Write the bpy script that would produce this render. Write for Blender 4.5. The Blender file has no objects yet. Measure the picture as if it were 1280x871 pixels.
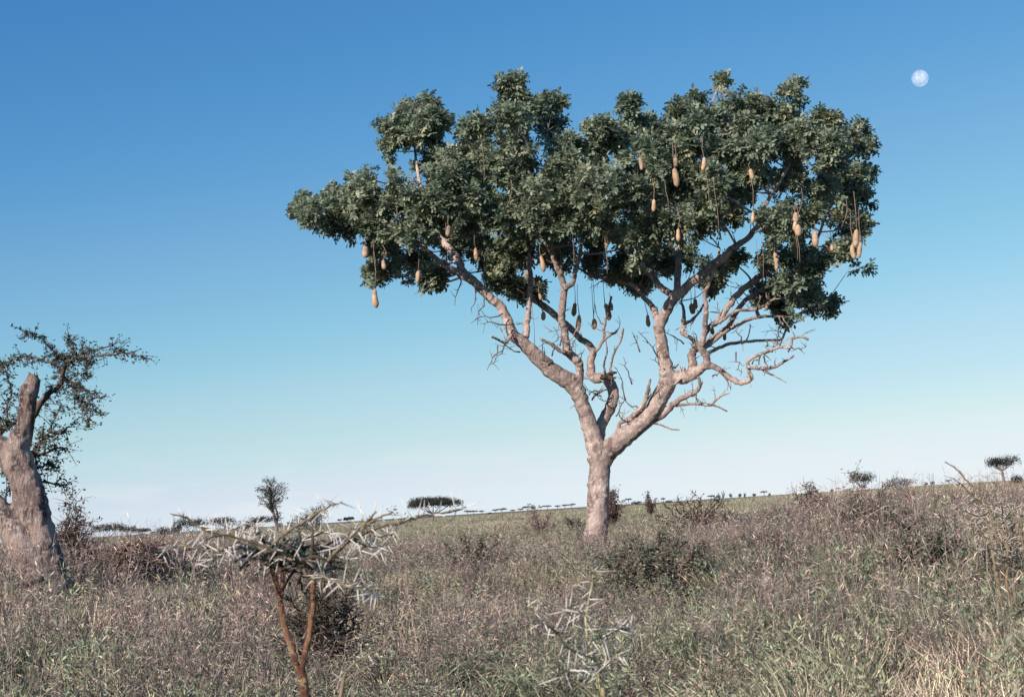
import bpy, bmesh, math, random
import numpy as np
from mathutils import Vector, Matrix
R = math.radians
random.seed(7); rng = np.random.default_rng(7)
scene = bpy.context.scene
COL = scene.collection

# ------------------------------------------------------------------ camera
F = 1955.0; CX, CY = 640.0, 435.5; EYE = 1.5
PITCH, ROLL = 5.92, -3.55
cam = bpy.data.cameras.new('camera'); camo = bpy.data.objects.new('camera', cam); COL.objects.link(camo)
CM = Matrix.Translation((0, 0, EYE)) @ Matrix.Rotation(R(90 + PITCH), 4, 'X') @ Matrix.Rotation(R(ROLL), 4, 'Z')
camo.matrix_world = CM
cam.sensor_width = 36; cam.lens = F / 1280 * 36
cam.clip_start = 0.1; cam.clip_end = 30000
cam.dof.use_dof = True; cam.dof.focus_distance = 36; cam.dof.aperture_fstop = 11
scene.camera = camo
M3 = CM.to_3x3(); CAM = Vector((0, 0, EYE))

# ------------------------------------------------------------------ world, sun, exposure
SUN_EL, SUN_AZ = 25.0, 216.0          # the sun stands behind the camera, a little to the left (azimuth from +Y, clockwise)
w = bpy.data.worlds.new('World'); scene.world = w; w.use_nodes = True
nt = w.node_tree; nt.nodes.clear()
N = nt.nodes.new; L = nt.links.new
out = N('ShaderNodeOutputWorld'); bg = N('ShaderNodeBackground'); sky = N('ShaderNodeTexSky')
sky.sky_type = 'NISHITA'; sky.sun_disc = False
sky.sun_elevation = R(SUN_EL); sky.sun_rotation = R(SUN_AZ)
sky.altitude = 1600; sky.air_density = 1.0; sky.dust_density = 0.6; sky.ozone_density = 1.6
bg.inputs[1].default_value = 0.15
EXPO = 0.35
def vmul(src, k):
    v = N('ShaderNodeVectorMath'); v.operation = 'SCALE'; L(src, v.inputs[0]); v.inputs['Scale'].default_value = k; return v.outputs[0]
cv = N('ShaderNodeRGBCurve'); L(vmul(sky.outputs[0], 0.081), cv.inputs['Color'])      # film response to the blue of the sky
for ch, ps in ((0, [(0, 0), (.27, .082), (.43, .192), (.6, .295), (.775, .425), (1.06, .57), (1.42, .75), (2, .86)]),
               (1, [(0, 0), (.46, .288), (.69, .445), (.93, .6), (1.1, .68), (1.4, .79), (1.55, .85), (2, .92)]),
               (2, [(0, 0), (.40, .33), (.77, .60), (1.0, .70), (1.28, .80), (1.44, .865), (2, .94)])):
    c = cv.mapping.curves[ch]
    c.points[0].location = (0, 0); c.points[1].location = (ps[-1][0] / 2, ps[-1][1])
    for a, b in ps[1:-1]: c.points.new(a / 2, b)
    c.points.new(1.0, ps[-1][1] + .001) if ps[-1][0] < 2 else None
cv.mapping.extend = 'EXTRAPOLATED'; cv.mapping.update()
sp = N('ShaderNodeSeparateColor'); L(cv.outputs[0], sp.inputs[0])
mu = N('ShaderNodeMath'); mu.operation = 'MULTIPLY_ADD'; L(sp.outputs[0], mu.inputs[0]); mu.inputs[1].default_value = .52; mu.inputs[2].default_value = .515
mb = N('ShaderNodeMath'); mb.operation = 'MAXIMUM'; L(sp.outputs[2], mb.inputs[0]); L(mu.outputs[0], mb.inputs[1])
m1 = N('ShaderNodeMath'); m1.operation = 'MULTIPLY_ADD'; L(sp.outputs[0], m1.inputs[0]); m1.inputs[1].default_value = .88; m1.inputs[2].default_value = .18
mg = N('ShaderNodeMath'); mg.operation = 'MAXIMUM'; L(sp.outputs[1], mg.inputs[0]); L(m1.outputs[0], mg.inputs[1])
cc = N('ShaderNodeCombineColor'); L(sp.outputs[0], cc.inputs[0]); L(mg.outputs[0], cc.inputs[1]); L(mb.outputs[0], cc.inputs[2])
tcw = N('ShaderNodeTexCoord'); mpw = N('ShaderNodeMapping'); mpw.inputs['Scale'].default_value = (9, 9, 60); L(tcw.outputs['Generated'], mpw.inputs['Vector'])
nw = N('ShaderNodeTexNoise'); nw.inputs['Scale'].default_value = 1.6; nw.inputs['Detail'].default_value = 6; L(mpw.outputs['Vector'], nw.inputs['Vector'])
rw = N('ShaderNodeMapRange'); rw.inputs['From Min'].default_value = .52; rw.inputs['From Max'].default_value = .75; rw.inputs['To Max'].default_value = .55; L(nw.outputs['Fac'], rw.inputs['Value'])
sx = N('ShaderNodeSeparateXYZ'); L(tcw.outputs['Generated'], sx.inputs[0])
rz = N('ShaderNodeMapRange'); rz.inputs['From Min'].default_value = .055; rz.inputs['From Max'].default_value = .012; L(sx.outputs['Z'], rz.inputs['Value'])
fw = N('ShaderNodeMath'); fw.operation = 'MULTIPLY'; L(rw.outputs['Result'], fw.inputs[0]); L(rz.outputs['Result'], fw.inputs[1])
mw = N('ShaderNodeMix'); mw.data_type = 'RGBA'; L(fw.outputs[0], mw.inputs['Factor']); L(cc.outputs[0], mw.inputs['A']); mw.inputs['B'].default_value = (.86, .875, .88, 1)
L(vmul(mw.outputs['Result'], 2 ** -EXPO / 0.15), bg.inputs[0]); L(bg.outputs[0], out.inputs[0])

sun = bpy.data.lights.new('sun', 'SUN'); sun.energy = 4.6; sun.angle = R(0.53); sun.color = (1.0, 0.90, 0.80)
suno = bpy.data.objects.new('sun', sun); COL.objects.link(suno)
sd = Vector((math.sin(R(SUN_AZ)) * math.cos(R(SUN_EL)), math.cos(R(SUN_AZ)) * math.cos(R(SUN_EL)), math.sin(R(SUN_EL))))
suno.rotation_euler = sd.to_track_quat('Z', 'Y').to_euler(); suno.location = sd * 60
vs = scene.view_settings
vs.view_transform = 'Standard'; vs.look = 'None'; vs.exposure = EXPO; vs.gamma = 1.0; vs.use_curve_mapping = False

# ------------------------------------------------------------------ helpers
def ray(x, y):
    return M3 @ Vector(((x - CX) / F, (CY - y) / F, -1.0))
def P(x, y, Y):                     # a photograph pixel at world distance Y
    d = ray(x, y)
    return CAM + d * (Y / d.y)
def hy(x): return 638.5 - 0.062 * (x - 640)
def ss(a, b, t):
    t = np.clip((np.asarray(t, float) - a) / (b - a), 0, 1); return t * t * (3 - 2 * t)
def gz(x, y):
    r = np.hypot(x, y)
    z = 0.32 * (ss(9, 30, r) - ss(46, 120, r))
    und = 0.06 * np.sin(x * 0.31 + 1.3) * np.sin(y * 0.27 + 0.4) + 0.04 * np.sin(x * 0.83 + y * 0.55)
    return z + und * (1 - ss(60, 200, r))
def gzf(x, y): return float(gz(x, y))
def noise2(x, y, s, seed):          # smooth value noise 0..1
    g = np.random.default_rng(seed).random((256, 256))
    u = x / s + 1000.37; v = y / s + 1000.71
    i = np.floor(u).astype(int); j = np.floor(v).astype(int); a = u - i; b = v - j
    a = a * a * (3 - 2 * a); b = b * b * (3 - 2 * b)
    i0, i1, j0, j1 = i % 256, (i + 1) % 256, j % 256, (j + 1) % 256
    return (g[i0, j0] * (1 - a) + g[i1, j0] * a) * (1 - b) + (g[i0, j1] * (1 - a) + g[i1, j1] * a) * b
def fbm(x, y, s, seed):
    return (noise2(x, y, s, seed) + 0.5 * noise2(x, y, s / 2.1, seed + 1) + 0.25 * noise2(x, y, s / 4.3, seed + 2)) / 1.75

def mesh_np(name, V, Fc, attr=None, smooth=False):
    """V (n,3); Fc list of (m,k) index arrays; attr dict name -> per-point float array"""
    me = bpy.data.meshes.new(name)
    V = np.asarray(V, np.float32)
    me.vertices.add(len(V)); me.vertices.foreach_set('co', V.ravel())
    loops = np.concatenate([f.ravel() for f in Fc]).astype(np.int32)
    sizes = np.concatenate([np.full(len(f), f.shape[1]) for f in Fc]).astype(np.int32)
    starts = np.concatenate([[0], np.cumsum(sizes)[:-1]]).astype(np.int32)
    me.loops.add(len(loops)); me.loops.foreach_set('vertex_index', loops)
    me.polygons.add(len(sizes)); me.polygons.foreach_set('loop_start', starts)
    if smooth: me.polygons.foreach_set('use_smooth', np.ones(len(sizes), bool))
    me.update(calc_edges=True)
    for k, a in (attr or {}).items():
        at = me.attributes.new(k, 'FLOAT', 'POINT'); at.data.foreach_set('value', np.asarray(a, np.float32))
    return me
def link(name, me, mat=None, parent=None):
    o = bpy.data.objects.new(name, me); COL.objects.link(o)
    if mat: me.materials.append(mat)
    if parent: put(o, parent)
    return o
def put(o, parent):
    o.parent = parent; o.matrix_parent_inverse = Matrix.Translation(-parent.location)
def tag(o, label=None, cat=None, group=None, kind=None):
    if label: o['label'] = label
    if cat: o['category'] = cat
    if group: o['group'] = group
    if kind: o['kind'] = kind
    return o
def thing(name, loc, label, cat, group=None):
    o = bpy.data.objects.new(name, None); o.location = loc; o.empty_display_size = 0.2; COL.objects.link(o)
    return tag(o, label, cat, group)

class G:                            # collects tubes and faces of one mesh
    def __init__(s): s.v = []; s.f = []
    def tube(s, pts, rad, n=7, wob=0.0, cap=True):
        pts = [Vector(p) for p in pts]
        base = len(s.v); t0 = None; nrm = None
        for i, p in enumerate(pts):
            t = (pts[min(i + 1, len(pts) - 1)] - pts[max(i - 1, 0)])
            t = t.normalized() if t.length > 1e-9 else Vector((0, 0, 1))
            if nrm is None:
                nrm = t.orthogonal().normalized()
            else:
                nrm = (nrm - t * nrm.dot(t))
                nrm = nrm.normalized() if nrm.length > 1e-6 else t.orthogonal().normalized()
            b = t.cross(nrm)
            for k in range(n):
                a = 2 * math.pi * k / n
                r = rad[i] * (1 + random.uniform(-wob, wob))
                s.v.append(p + (nrm * math.cos(a) + b * math.sin(a)) * r)
        m = len(pts)
        for i in range(m - 1):
            for k in range(n):
                a = base + i * n + k; b2 = base + i * n + (k + 1) % n
                s.f.append((a, b2, b2 + n, a + n))
        if cap:
            s.f.append(tuple(base + k for k in range(n))[::-1])
            s.f.append(tuple(base + (m - 1) * n + k for k in range(n)))
    def mesh(s, name, smooth=True):
        me = bpy.data.meshes.new(name); me.from_pydata([tuple(v) for v in s.v], [], s.f)
        me.update()
        if smooth: me.polygons.foreach_set('use_smooth', [True] * len(me.polygons))
        return me
def catmull(pts, rad, sub=5):
    P_, R_ = [], []
    n = len(pts)
    for i in range(n - 1):
        p0, p1, p2, p3 = pts[max(i - 1, 0)], pts[i], pts[i + 1], pts[min(i + 2, n - 1)]
        for k in range(sub):
            t = k / sub
            P_.append(0.5 * ((2 * p1) + (p2 - p0) * t + (2 * p0 - 5 * p1 + 4 * p2 - p3) * t * t + (3 * p1 - p0 - 3 * p2 + p3) * t ** 3))
            R_.append(rad[i] * (1 - t) + rad[i + 1] * t)
    P_.append(pts[-1]); R_.append(rad[-1])
    return P_, R_
def remeshed(me, voxel, disp=0.0, seed=0, iters=2):
    o = bpy.data.objects.new('remesh_source', me); COL.objects.link(o)
    m = o.modifiers.new('r', 'REMESH'); m.mode = 'VOXEL'; m.voxel_size = voxel; m.use_smooth_shade = True
    s = o.modifiers.new('s', 'SMOOTH'); s.iterations = iters; s.factor = 0.5
    dg = bpy.context.evaluated_depsgraph_get()
    ev = o.evaluated_get(dg); r = bpy.data.meshes.new_from_object(ev)
    bpy.data.objects.remove(o)
    return r
def join_mesh(name, meshes):
    V, Fc, off = [], [], 0
    for m in meshes:
        n = len(m.vertices); v = np.empty(n * 3, np.float32); m.vertices.foreach_get('co', v)
        V.append(v.reshape(-1, 3))
        li = np.empty(len(m.loops), np.int32); m.loops.foreach_get('vertex_index', li)
        lt = np.empty(len(m.polygons), np.int32); m.polygons.foreach_get('loop_total', lt)
        st = np.concatenate([[0], np.cumsum(lt)[:-1]])
        for k in np.unique(lt):
            idx = st[lt == k][:, None] + np.arange(k)[None, :]
            Fc.append(li[idx] + off)
        off += n
    return mesh_np(name, np.concatenate(V), Fc, smooth=True)

# ------------------------------------------------------------------ materials
def newmat(name, rough=0.8, spec=0.3):
    m = bpy.data.materials.new(name); m.use_nodes = True
    b = m.node_tree.nodes['Principled BSDF']
    b.inputs['Roughness'].default_value = rough
    b.inputs['Specular IOR Level'].default_value = spec
    return m, m.node_tree, b
def ramp(t, stops):
    r = t.nodes.new('ShaderNodeValToRGB'); e = r.color_ramp.elements
    e[0].position, e[0].color = stops[0][0], (*stops[0][1], 1)
    e[1].position, e[1].color = stops[-1][0], (*stops[-1][1], 1)
    for p, c in stops[1:-1]:
        q = e.new(p); q.color = (*c, 1)
    return r
def noise_tex(t, scale, detail=6, rough=0.6, vec=None, stretch=None):
    n = t.nodes.new('ShaderNodeTexNoise'); n.inputs['Scale'].default_value = scale
    n.inputs['Detail'].default_value = detail; n.inputs['Roughness'].default_value = rough
    tc = t.nodes.new('ShaderNodeTexCoord'); src = tc.outputs['Object']
    if stretch:
        mp = t.nodes.new('ShaderNodeMapping'); mp.inputs['Scale'].default_value = stretch
        t.links.new(src, mp.inputs['Vector']); src = mp.outputs['Vector']
    t.links.new(src, n.inputs['Vector'])
    return n
def bark(name, dark, mid, pale, scale=3.0, bump=0.6, patch=0.55, stretch=(1, 1, 0.35)):
    m, t, b = newmat(name, 0.9, 0.15)
    n1 = noise_tex(t, scale, 8, 0.65, stretch=stretch)
    r1 = ramp(t, [(0.40, dark), (0.5, mid), (0.60, tuple(c * 1.2 for c in mid))])
    t.links.new(n1.outputs['Fac'], r1.inputs['Fac'])
    n2 = noise_tex(t, scale * 3.3, 6, 0.7)
    r2 = ramp(t, [(patch - .03, (0, 0, 0)), (patch + 0.03, (1, 1, 1))])
    t.links.new(n2.outputs['Fac'], r2.inputs['Fac'])
    mx = t.nodes.new('ShaderNodeMix'); mx.data_type = 'RGBA'
    t.links.new(r2.outputs['Color'], mx.inputs['Factor'])
    t.links.new(r1.outputs['Color'], mx.inputs['A']); mx.inputs['B'].default_value = (*pale, 1)
    nb = noise_tex(t, scale * .3, 4, .6); rb = ramp(t, [(.35, (.62, .60, .60)), (.65, (1.15, 1.15, 1.12))])
    t.links.new(nb.outputs['Fac'], rb.inputs['Fac'])
    mb = t.nodes.new('ShaderNodeMix'); mb.data_type = 'RGBA'; mb.blend_type = 'MULTIPLY'; mb.inputs['Factor'].default_value = 1
    t.links.new(mx.outputs['Result'], mb.inputs['A']); t.links.new(rb.outputs['Color'], mb.inputs['B'])
    t.links.new(mb.outputs['Result'], b.inputs['Base Color'])
    n3 = noise_tex(t, scale * 5, 8, 0.7, stretch=stretch)
    bp = t.nodes.new('ShaderNodeBump'); bp.inputs['Strength'].default_value = bump; bp.inputs['Distance'].default_value = 0.05 if scale < 5 else .1
    t.links.new(n3.outputs['Fac'], bp.inputs['Height']); t.links.new(bp.outputs['Normal'], b.inputs['Normal'])
    return m
def attr_mat(name, stops, attr='lc', rough=0.6, spec=0.3, trans=0.0):
    m, t, b = newmat(name, rough, spec)
    if trans:                           # light coming through the leaf blade
        o_ = t.nodes['Material Output']; tl = t.nodes.new('ShaderNodeBsdfTranslucent'); ms = t.nodes.new('ShaderNodeMixShader'); ms.inputs[0].default_value = trans
        t.links.new(b.outputs[0], ms.inputs[1]); t.links.new(tl.outputs[0], ms.inputs[2]); t.links.new(ms.outputs[0], o_.inputs['Surface'])
    a = t.nodes.new('ShaderNodeAttribute'); a.attribute_name = attr
    r = ramp(t, stops); t.links.new(a.outputs['Fac'], r.inputs['Fac'])
    t.links.new(r.outputs['Color'], b.inputs['Base Color'])
    if trans: t.links.new(r.outputs['Color'], tl.inputs['Color'])
    return m
def plain(name, c, rough=0.8, spec=0.2, var=0.25, scale=8):
    m, t, b = newmat(name, rough, spec)
    n = noise_tex(t, scale, 5, 0.6)
    r = ramp(t, [(0.3, tuple(x * (1 - var) for x in c)), (0.7, tuple(min(1, x * (1 + var)) for x in c))])
    t.links.new(n.outputs['Fac'], r.inputs['Fac']); t.links.new(r.outputs['Color'], b.inputs['Base Color'])
    return m

BARK = bark('sausage_tree_bark', (0.25, 0.175, 0.155), (0.44, 0.335, 0.30), (0.62, 0.54, 0.49), 3.6, 1.0, 0.565, (1, 1, 0.6))
STUMPBARK = bark('acacia_bark', (0.15, 0.10, 0.09), (0.43, 0.315, 0.275), (0.60, 0.51, 0.46), 5.5, 1.0, 0.56, (1, 1, 0.3))
TWIGBARK = plain('twig_bark', (0.13, 0.09, 0.08), 0.9, 0.1)
LEAF = attr_mat('sausage_tree_leaf', [(0.0, (0.105, 0.14, 0.09)), (0.45, (0.235, 0.285, 0.195)), (0.85, (0.35, 0.39, 0.27)), (1.0, (0.48, 0.44, 0.26))], rough=0.5, spec=0.35, trans=.28)
ACACIALEAF = attr_mat('acacia_leaf', [(0.0, (0.03, 0.045, 0.033)), (1.0, (0.085, 0.105, 0.065))], rough=0.6)
FARLEAF = attr_mat('far_tree_leaf', [(0.0, (0.022, 0.024, 0.022)), (1.0, (0.062, 0.062, 0.05))], rough=0.8, spec=.1)
BUSHLEAF = attr_mat('bush_leaf', [(0.0, (0.09, 0.11, 0.07)), (0.6, (0.18, 0.215, 0.135)), (1.0, (0.36, 0.34, 0.22))], rough=0.6, trans=.25)
PINKLEAF = attr_mat('pink_bush_leaf', [(0.0, (0.13, 0.085, 0.075)), (1.0, (0.36, 0.27, 0.23))], rough=0.8)
REDLEAF = attr_mat('rusty_leaf', [(0.0, (0.06, 0.035, 0.03)), (1.0, (0.16, 0.09, 0.07))], rough=0.8)
FRUIT = plain('fruit_skin', (0.46, 0.31, 0.21), 0.85, 0.2, 0.38, 9)
_t = FRUIT.node_tree; _b = _t.nodes['Principled BSDF']; _o = _t.nodes.new('ShaderNodeObjectInfo'); _r = ramp(_t, [(0, (.62, .64, .60)), (.5, (1, 1, 1)), (1, (1.12, 1.05, .95))])
_x = _t.nodes.new('ShaderNodeMix'); _x.data_type = 'RGBA'; _x.blend_type = 'MULTIPLY'; _x.inputs['Factor'].default_value = 1
_t.links.new(_b.inputs['Base Color'].links[0].from_socket, _x.inputs['A']); _t.links.new(_o.outputs['Random'], _r.inputs['Fac']); _t.links.new(_r.outputs['Color'], _x.inputs['B']); _t.links.new(_x.outputs['Result'], _b.inputs['Base Color'])
STALK = plain('fruit_stalk', (0.30, 0.20, 0.16), 0.85, 0.1)
DRY = plain('dry_wood', (0.17, 0.12, 0.105), 0.9, 0.1)
REDSTEM = bark('thorn_stem_bark', (0.10, 0.045, 0.035), (0.22, 0.11, 0.07), (0.40, 0.29, 0.15), 14, 0.5, 0.57)
YELSTEM = plain('thorn_branch_bark', (0.22, 0.165, 0.105), 0.85, 0.15, 0.5, 26)
DARKSTEM = plain('thorn_core_bark', (0.10, 0.075, 0.06), 0.85, 0.1, 0.3, 20)
SAPSTEM = plain('sapling_bark', (0.36, 0.29, 0.15), 0.8, 0.2, 0.35, 26)
THORN = plain('thorn_white', (0.76, 0.69, 0.62), 0.65, 0.25, 0.2, 30)

# ------------------------------------------------------------------ ground
def build_ground():
    rs = np.concatenate([np.arange(0.5, 60, 0.8), np.geomspace(60, 12000, 70)])
    na = 240
    V = [(0, 0, gzf(0, 0))]; Fq, Ft = [], []
    ang = np.linspace(0, 2 * math.pi, na, endpoint=False)
    for r in rs:
        x, y = r * np.cos(ang), r * np.sin(ang); z = gz(x, y)
        V += list(zip(x, y, z))
    idx = np.arange(na); nx = (idx + 1) % na
    Ft = np.stack([np.zeros(na, int), 1 + idx, 1 + nx], 1)
    q = []
    for i in range(len(rs) - 1):
        a = 1 + i * na; q.append(np.stack([a + idx, a + na + idx, a + na + nx, a + nx], 1))
    me = mesh_np('ground', np.array(V), [Ft, np.concatenate(q)], smooth=True)
    m, t, b = newmat('savanna_ground', 1.0, 0.0)
    n1 = noise_tex(t, 0.02, 8, 0.7); n2 = noise_tex(t, 2.5, 8, 0.75)
    r1 = ramp(t, [(0.3, (0.045, 0.04, 0.032)), (0.5, (0.07, 0.058, 0.045)), (0.7, (0.10, 0.08, 0.063))])
    r2 = ramp(t, [(0.3, (0.45, 0.45, 0.45)), (0.7, (1.2, 1.15, 1.1))])
    mx = t.nodes.new('ShaderNodeMix'); mx.data_type = 'RGBA'; mx.blend_type = 'MULTIPLY'; mx.inputs['Factor'].default_value = 1
    t.links.new(n1.outputs['Fac'], r1.inputs['Fac']); t.links.new(n2.outputs['Fac'], r2.inputs['Fac'])
    t.links.new(r1.outputs['Color'], mx.inputs['A']); t.links.new(r2.outputs['Color'], mx.inputs['B'])
    tc = t.nodes.new('ShaderNodeTexCoord'); ln = t.nodes.new('ShaderNodeVectorMath'); ln.operation = 'LENGTH'; t.links.new(tc.outputs['Object'], ln.inputs[0])
    mr = t.nodes.new('ShaderNodeMapRange'); mr.inputs['From Min'].default_value = 60; mr.inputs['From Max'].default_value = 260; t.links.new(ln.outputs['Value'], mr.inputs['Value'])
    n4 = noise_tex(t, 0.02, 9, 0.75, stretch=(1, .35, 1)); r4 = ramp(t, [(.36, (.135, .125, .085)), (.5, (.215, .19, .135)), (.64, (.28, .23, .165))])
    t.links.new(n4.outputs['Fac'], r4.inputs['Fac'])
    m2 = t.nodes.new('ShaderNodeMix'); m2.data_type = 'RGBA'; t.links.new(mr.outputs['Result'], m2.inputs['Factor'])
    t.links.new(mx.outputs['Result'], m2.inputs['A']); t.links.new(r4.outputs['Color'], m2.inputs['B'])
    t.links.new(m2.outputs['Result'], b.inputs['Base Color'])
    o = link('ground', me, m); tag(o, kind='structure')
build_ground()

# ------------------------------------------------------------------ leaves (numpy)
def unit(a): return a / (np.linalg.norm(a, axis=-1, keepdims=True) + 1e-9)
def rosettes(C, Nn, J=6, m=7, rl=0.24, ll=0.115, lw=0.055, spread=0.9, scale=None):
    """pinnate leaves fanning out of each point C with axis Nn; leaflets are small bent blades"""
    n = len(C); sc = np.ones(n) if scale is None else scale
    D = unit(Nn[:, None, :] * rng.uniform(0.15, 1.0, (n, J, 1)) + unit(rng.normal(size=(n, J, 3))) * spread)
    up = np.array([0, 0, 1.0])
    S = unit(np.cross(D, up + 0.3 * rng.normal(size=(n, J, 3))))
    U = np.cross(S, D)
    t = np.linspace(0.25, 1.0, (m + 1) // 2)
    tt = np.array([t[(k + 1) // 2] if k else 1.0 for k in range(m)])
    tt = np.array([1.0] + [t[k // 2] for k in range(m - 1)])
    side = np.array([0.0] + [1.0 if k % 2 else -1.0 for k in range(m - 1)])
    base = C[:, None, None, :] + D[:, :, None, :] * (tt * rl)[None, None, :, None] * sc[:, None, None, None]
    ax = unit(D[:, :, None, :] * 0.55 + S[:, :, None, :] * side[None, None, :, None] + 0.25 * rng.normal(size=(n, J, m, 3)) + np.array([0, 0, -0.15]))
    nr = unit(U[:, :, None, :] + 0.35 * rng.normal(size=(n, J, m, 3)))
    wd = unit(np.cross(ax, nr))
    base = base.reshape(-1, 3); ax = ax.reshape(-1, 3); wd = wd.reshape(-1, 3); nr = nr.reshape(-1, 3)
    k = len(base); s = np.repeat(sc, J * m)[:, None] * rng.uniform(0.75, 1.2, (k, 1))
    L_ = ll * s; W = lw * s
    v = np.stack([base, base + ax * L_ * .38 + wd * W * .42, base + ax * L_ * .8 + wd * W * .46 - nr * L_ * .05, base + ax * L_ * 1.04 - nr * L_ * .1,
                  base + ax * L_ * .8 - wd * W * .46 - nr * L_ * .05, base + ax * L_ * .38 - wd * W * .42], 1).reshape(-1, 3)
    f = (np.arange(k) * 6)[:, None] + np.arange(6)[None, :]
    lc = np.repeat(np.clip(np.repeat(rng.normal(0.45, 0.2, n), J * m) + rng.normal(0, 0.16, k), 0, 1), 6)
    return v, f, lc
def leaf_cards(C, size, flat=0.5):
    """one small diamond leaf clump per point"""
    n = len(C); a = unit(rng.normal(size=(n, 3)) * np.array([1, 1, flat])); b = unit(np.cross(a, rng.normal(size=(n, 3))))
    s = size * rng.uniform(0.5, 1.3, (n, 1))
    v = np.stack([C - a * s, C + b * s * .45, C + a * s, C - b * s * .45], 1).reshape(-1, 3)
    f = (np.arange(n) * 4)[:, None] + np.arange(4)[None, :]
    return v, f, np.repeat(rng.random(n), 4)

# ------------------------------------------------------------------ the sausage tree
T = 40.0; PX = T / F
def path(pts, d0, d1):
    n = len(pts)
    return [P(x, y, T + d0 + (d1 - d0) * i / (n - 1)) for i, (x, y, *_) in enumerate(pts)], [p[2] * PX * 0.5 for p in pts]
TRUNK = [(743, 705, 33), (744, 690, 31), (745, 669, 29), (747, 640, 28), (749, 600, 27), (750, 580, 27), (750, 562, 26)]
LEFT = [
 ([(750, 585, 22), (744, 556, 23), (736, 531, 20), (727, 503, 18), (719, 484, 21), (707, 474, 21), (687, 461, 20), (669, 444, 18), (654, 429, 15), (641, 418, 14), (635, 401, 12), (626, 383, 11), (613, 372, 11), (598, 358, 11), (588, 348, 10)], 0, -1.2),
 ([(592, 352, 10), (575, 343, 9), (558, 332, 7.5), (545, 323, 6), (520, 302, 5), (490, 284, 4), (440, 268, 3), (400, 267, 2)], -1.2, -1.8),
 ([(592, 352, 10), (579, 340, 10), (573, 325, 10), (560, 308, 9), (548, 295, 8), (537, 270, 6), (525, 230, 5), (518, 180, 3), (520, 150, 2)], -1.2, 0.4),
 ([(655, 432, 9), (657, 420, 9), (659, 401, 8), (661, 386, 7), (663, 356, 7), (663, 338, 6), (660, 305, 5), (650, 250, 5), (640, 180, 4), (640, 120, 2)], -0.75, 0.8),
 ([(720, 492, 10), (725, 467, 10), (722, 452, 11), (712, 441, 11), (707, 426, 10), (705.6, 411, 9), (702, 399, 9), (703, 381, 9), (705.6, 361, 8), (700.6, 345, 8), (694, 328, 7), (688, 313, 6), (679, 299, 5), (665, 260, 4), (668, 220, 3)], -0.3, -2.2),
 ([(706, 360, 7), (716, 353, 6), (719.5, 338, 6), (726, 310, 5), (732, 260, 4), (745, 190, 2)], -1.5, -1.0),
 ([(710, 442, 6), (702, 439, 5.5), (689, 430, 4.5), (675, 423, 3.5)], -0.8, -1.3),
 ([(640, 418, 5), (632, 428, 4), (622, 424, 3), (613, 420, 2)], -1.0, -1.6),
]
MID = [
 ([(750, 575, 15), (749.5, 550, 14), (751, 531, 14), (760, 514, 14), (766, 501, 14), (766, 487, 14), (762, 478, 14), (755, 472, 13), (745, 473, 13), (738.5, 466, 12), (738.5, 451, 10), (742, 441, 9), (737, 431, 9), (727, 424, 8), (717, 414, 8), (702, 401, 9), (687, 388, 9), (674, 378, 9), (661, 371, 7), (646, 367, 6), (634, 362, 5), (610, 330, 4), (590, 290, 3)], 0.1, 2.5),
 ([(741, 444, 5), (753.6, 426, 4), (756, 406, 4), (760, 390, 3), (764, 370, 2)], 0.8, 0.2),
 ([(752, 428, 4), (762, 419, 3.5), (770, 415, 3), (771, 411, 2)], 0.7, 0.1),
 ([(762, 476, 5), (764, 455, 2.5), (768, 440, 2), (776, 425, 1.5), (779, 410, 1)], 0.4, -0.4),
 ([(757, 470, 3), (755, 455, 2.2), (759, 440, 1.8), (757, 425, 1.2)], 0.4, 0.0),
]
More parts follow.
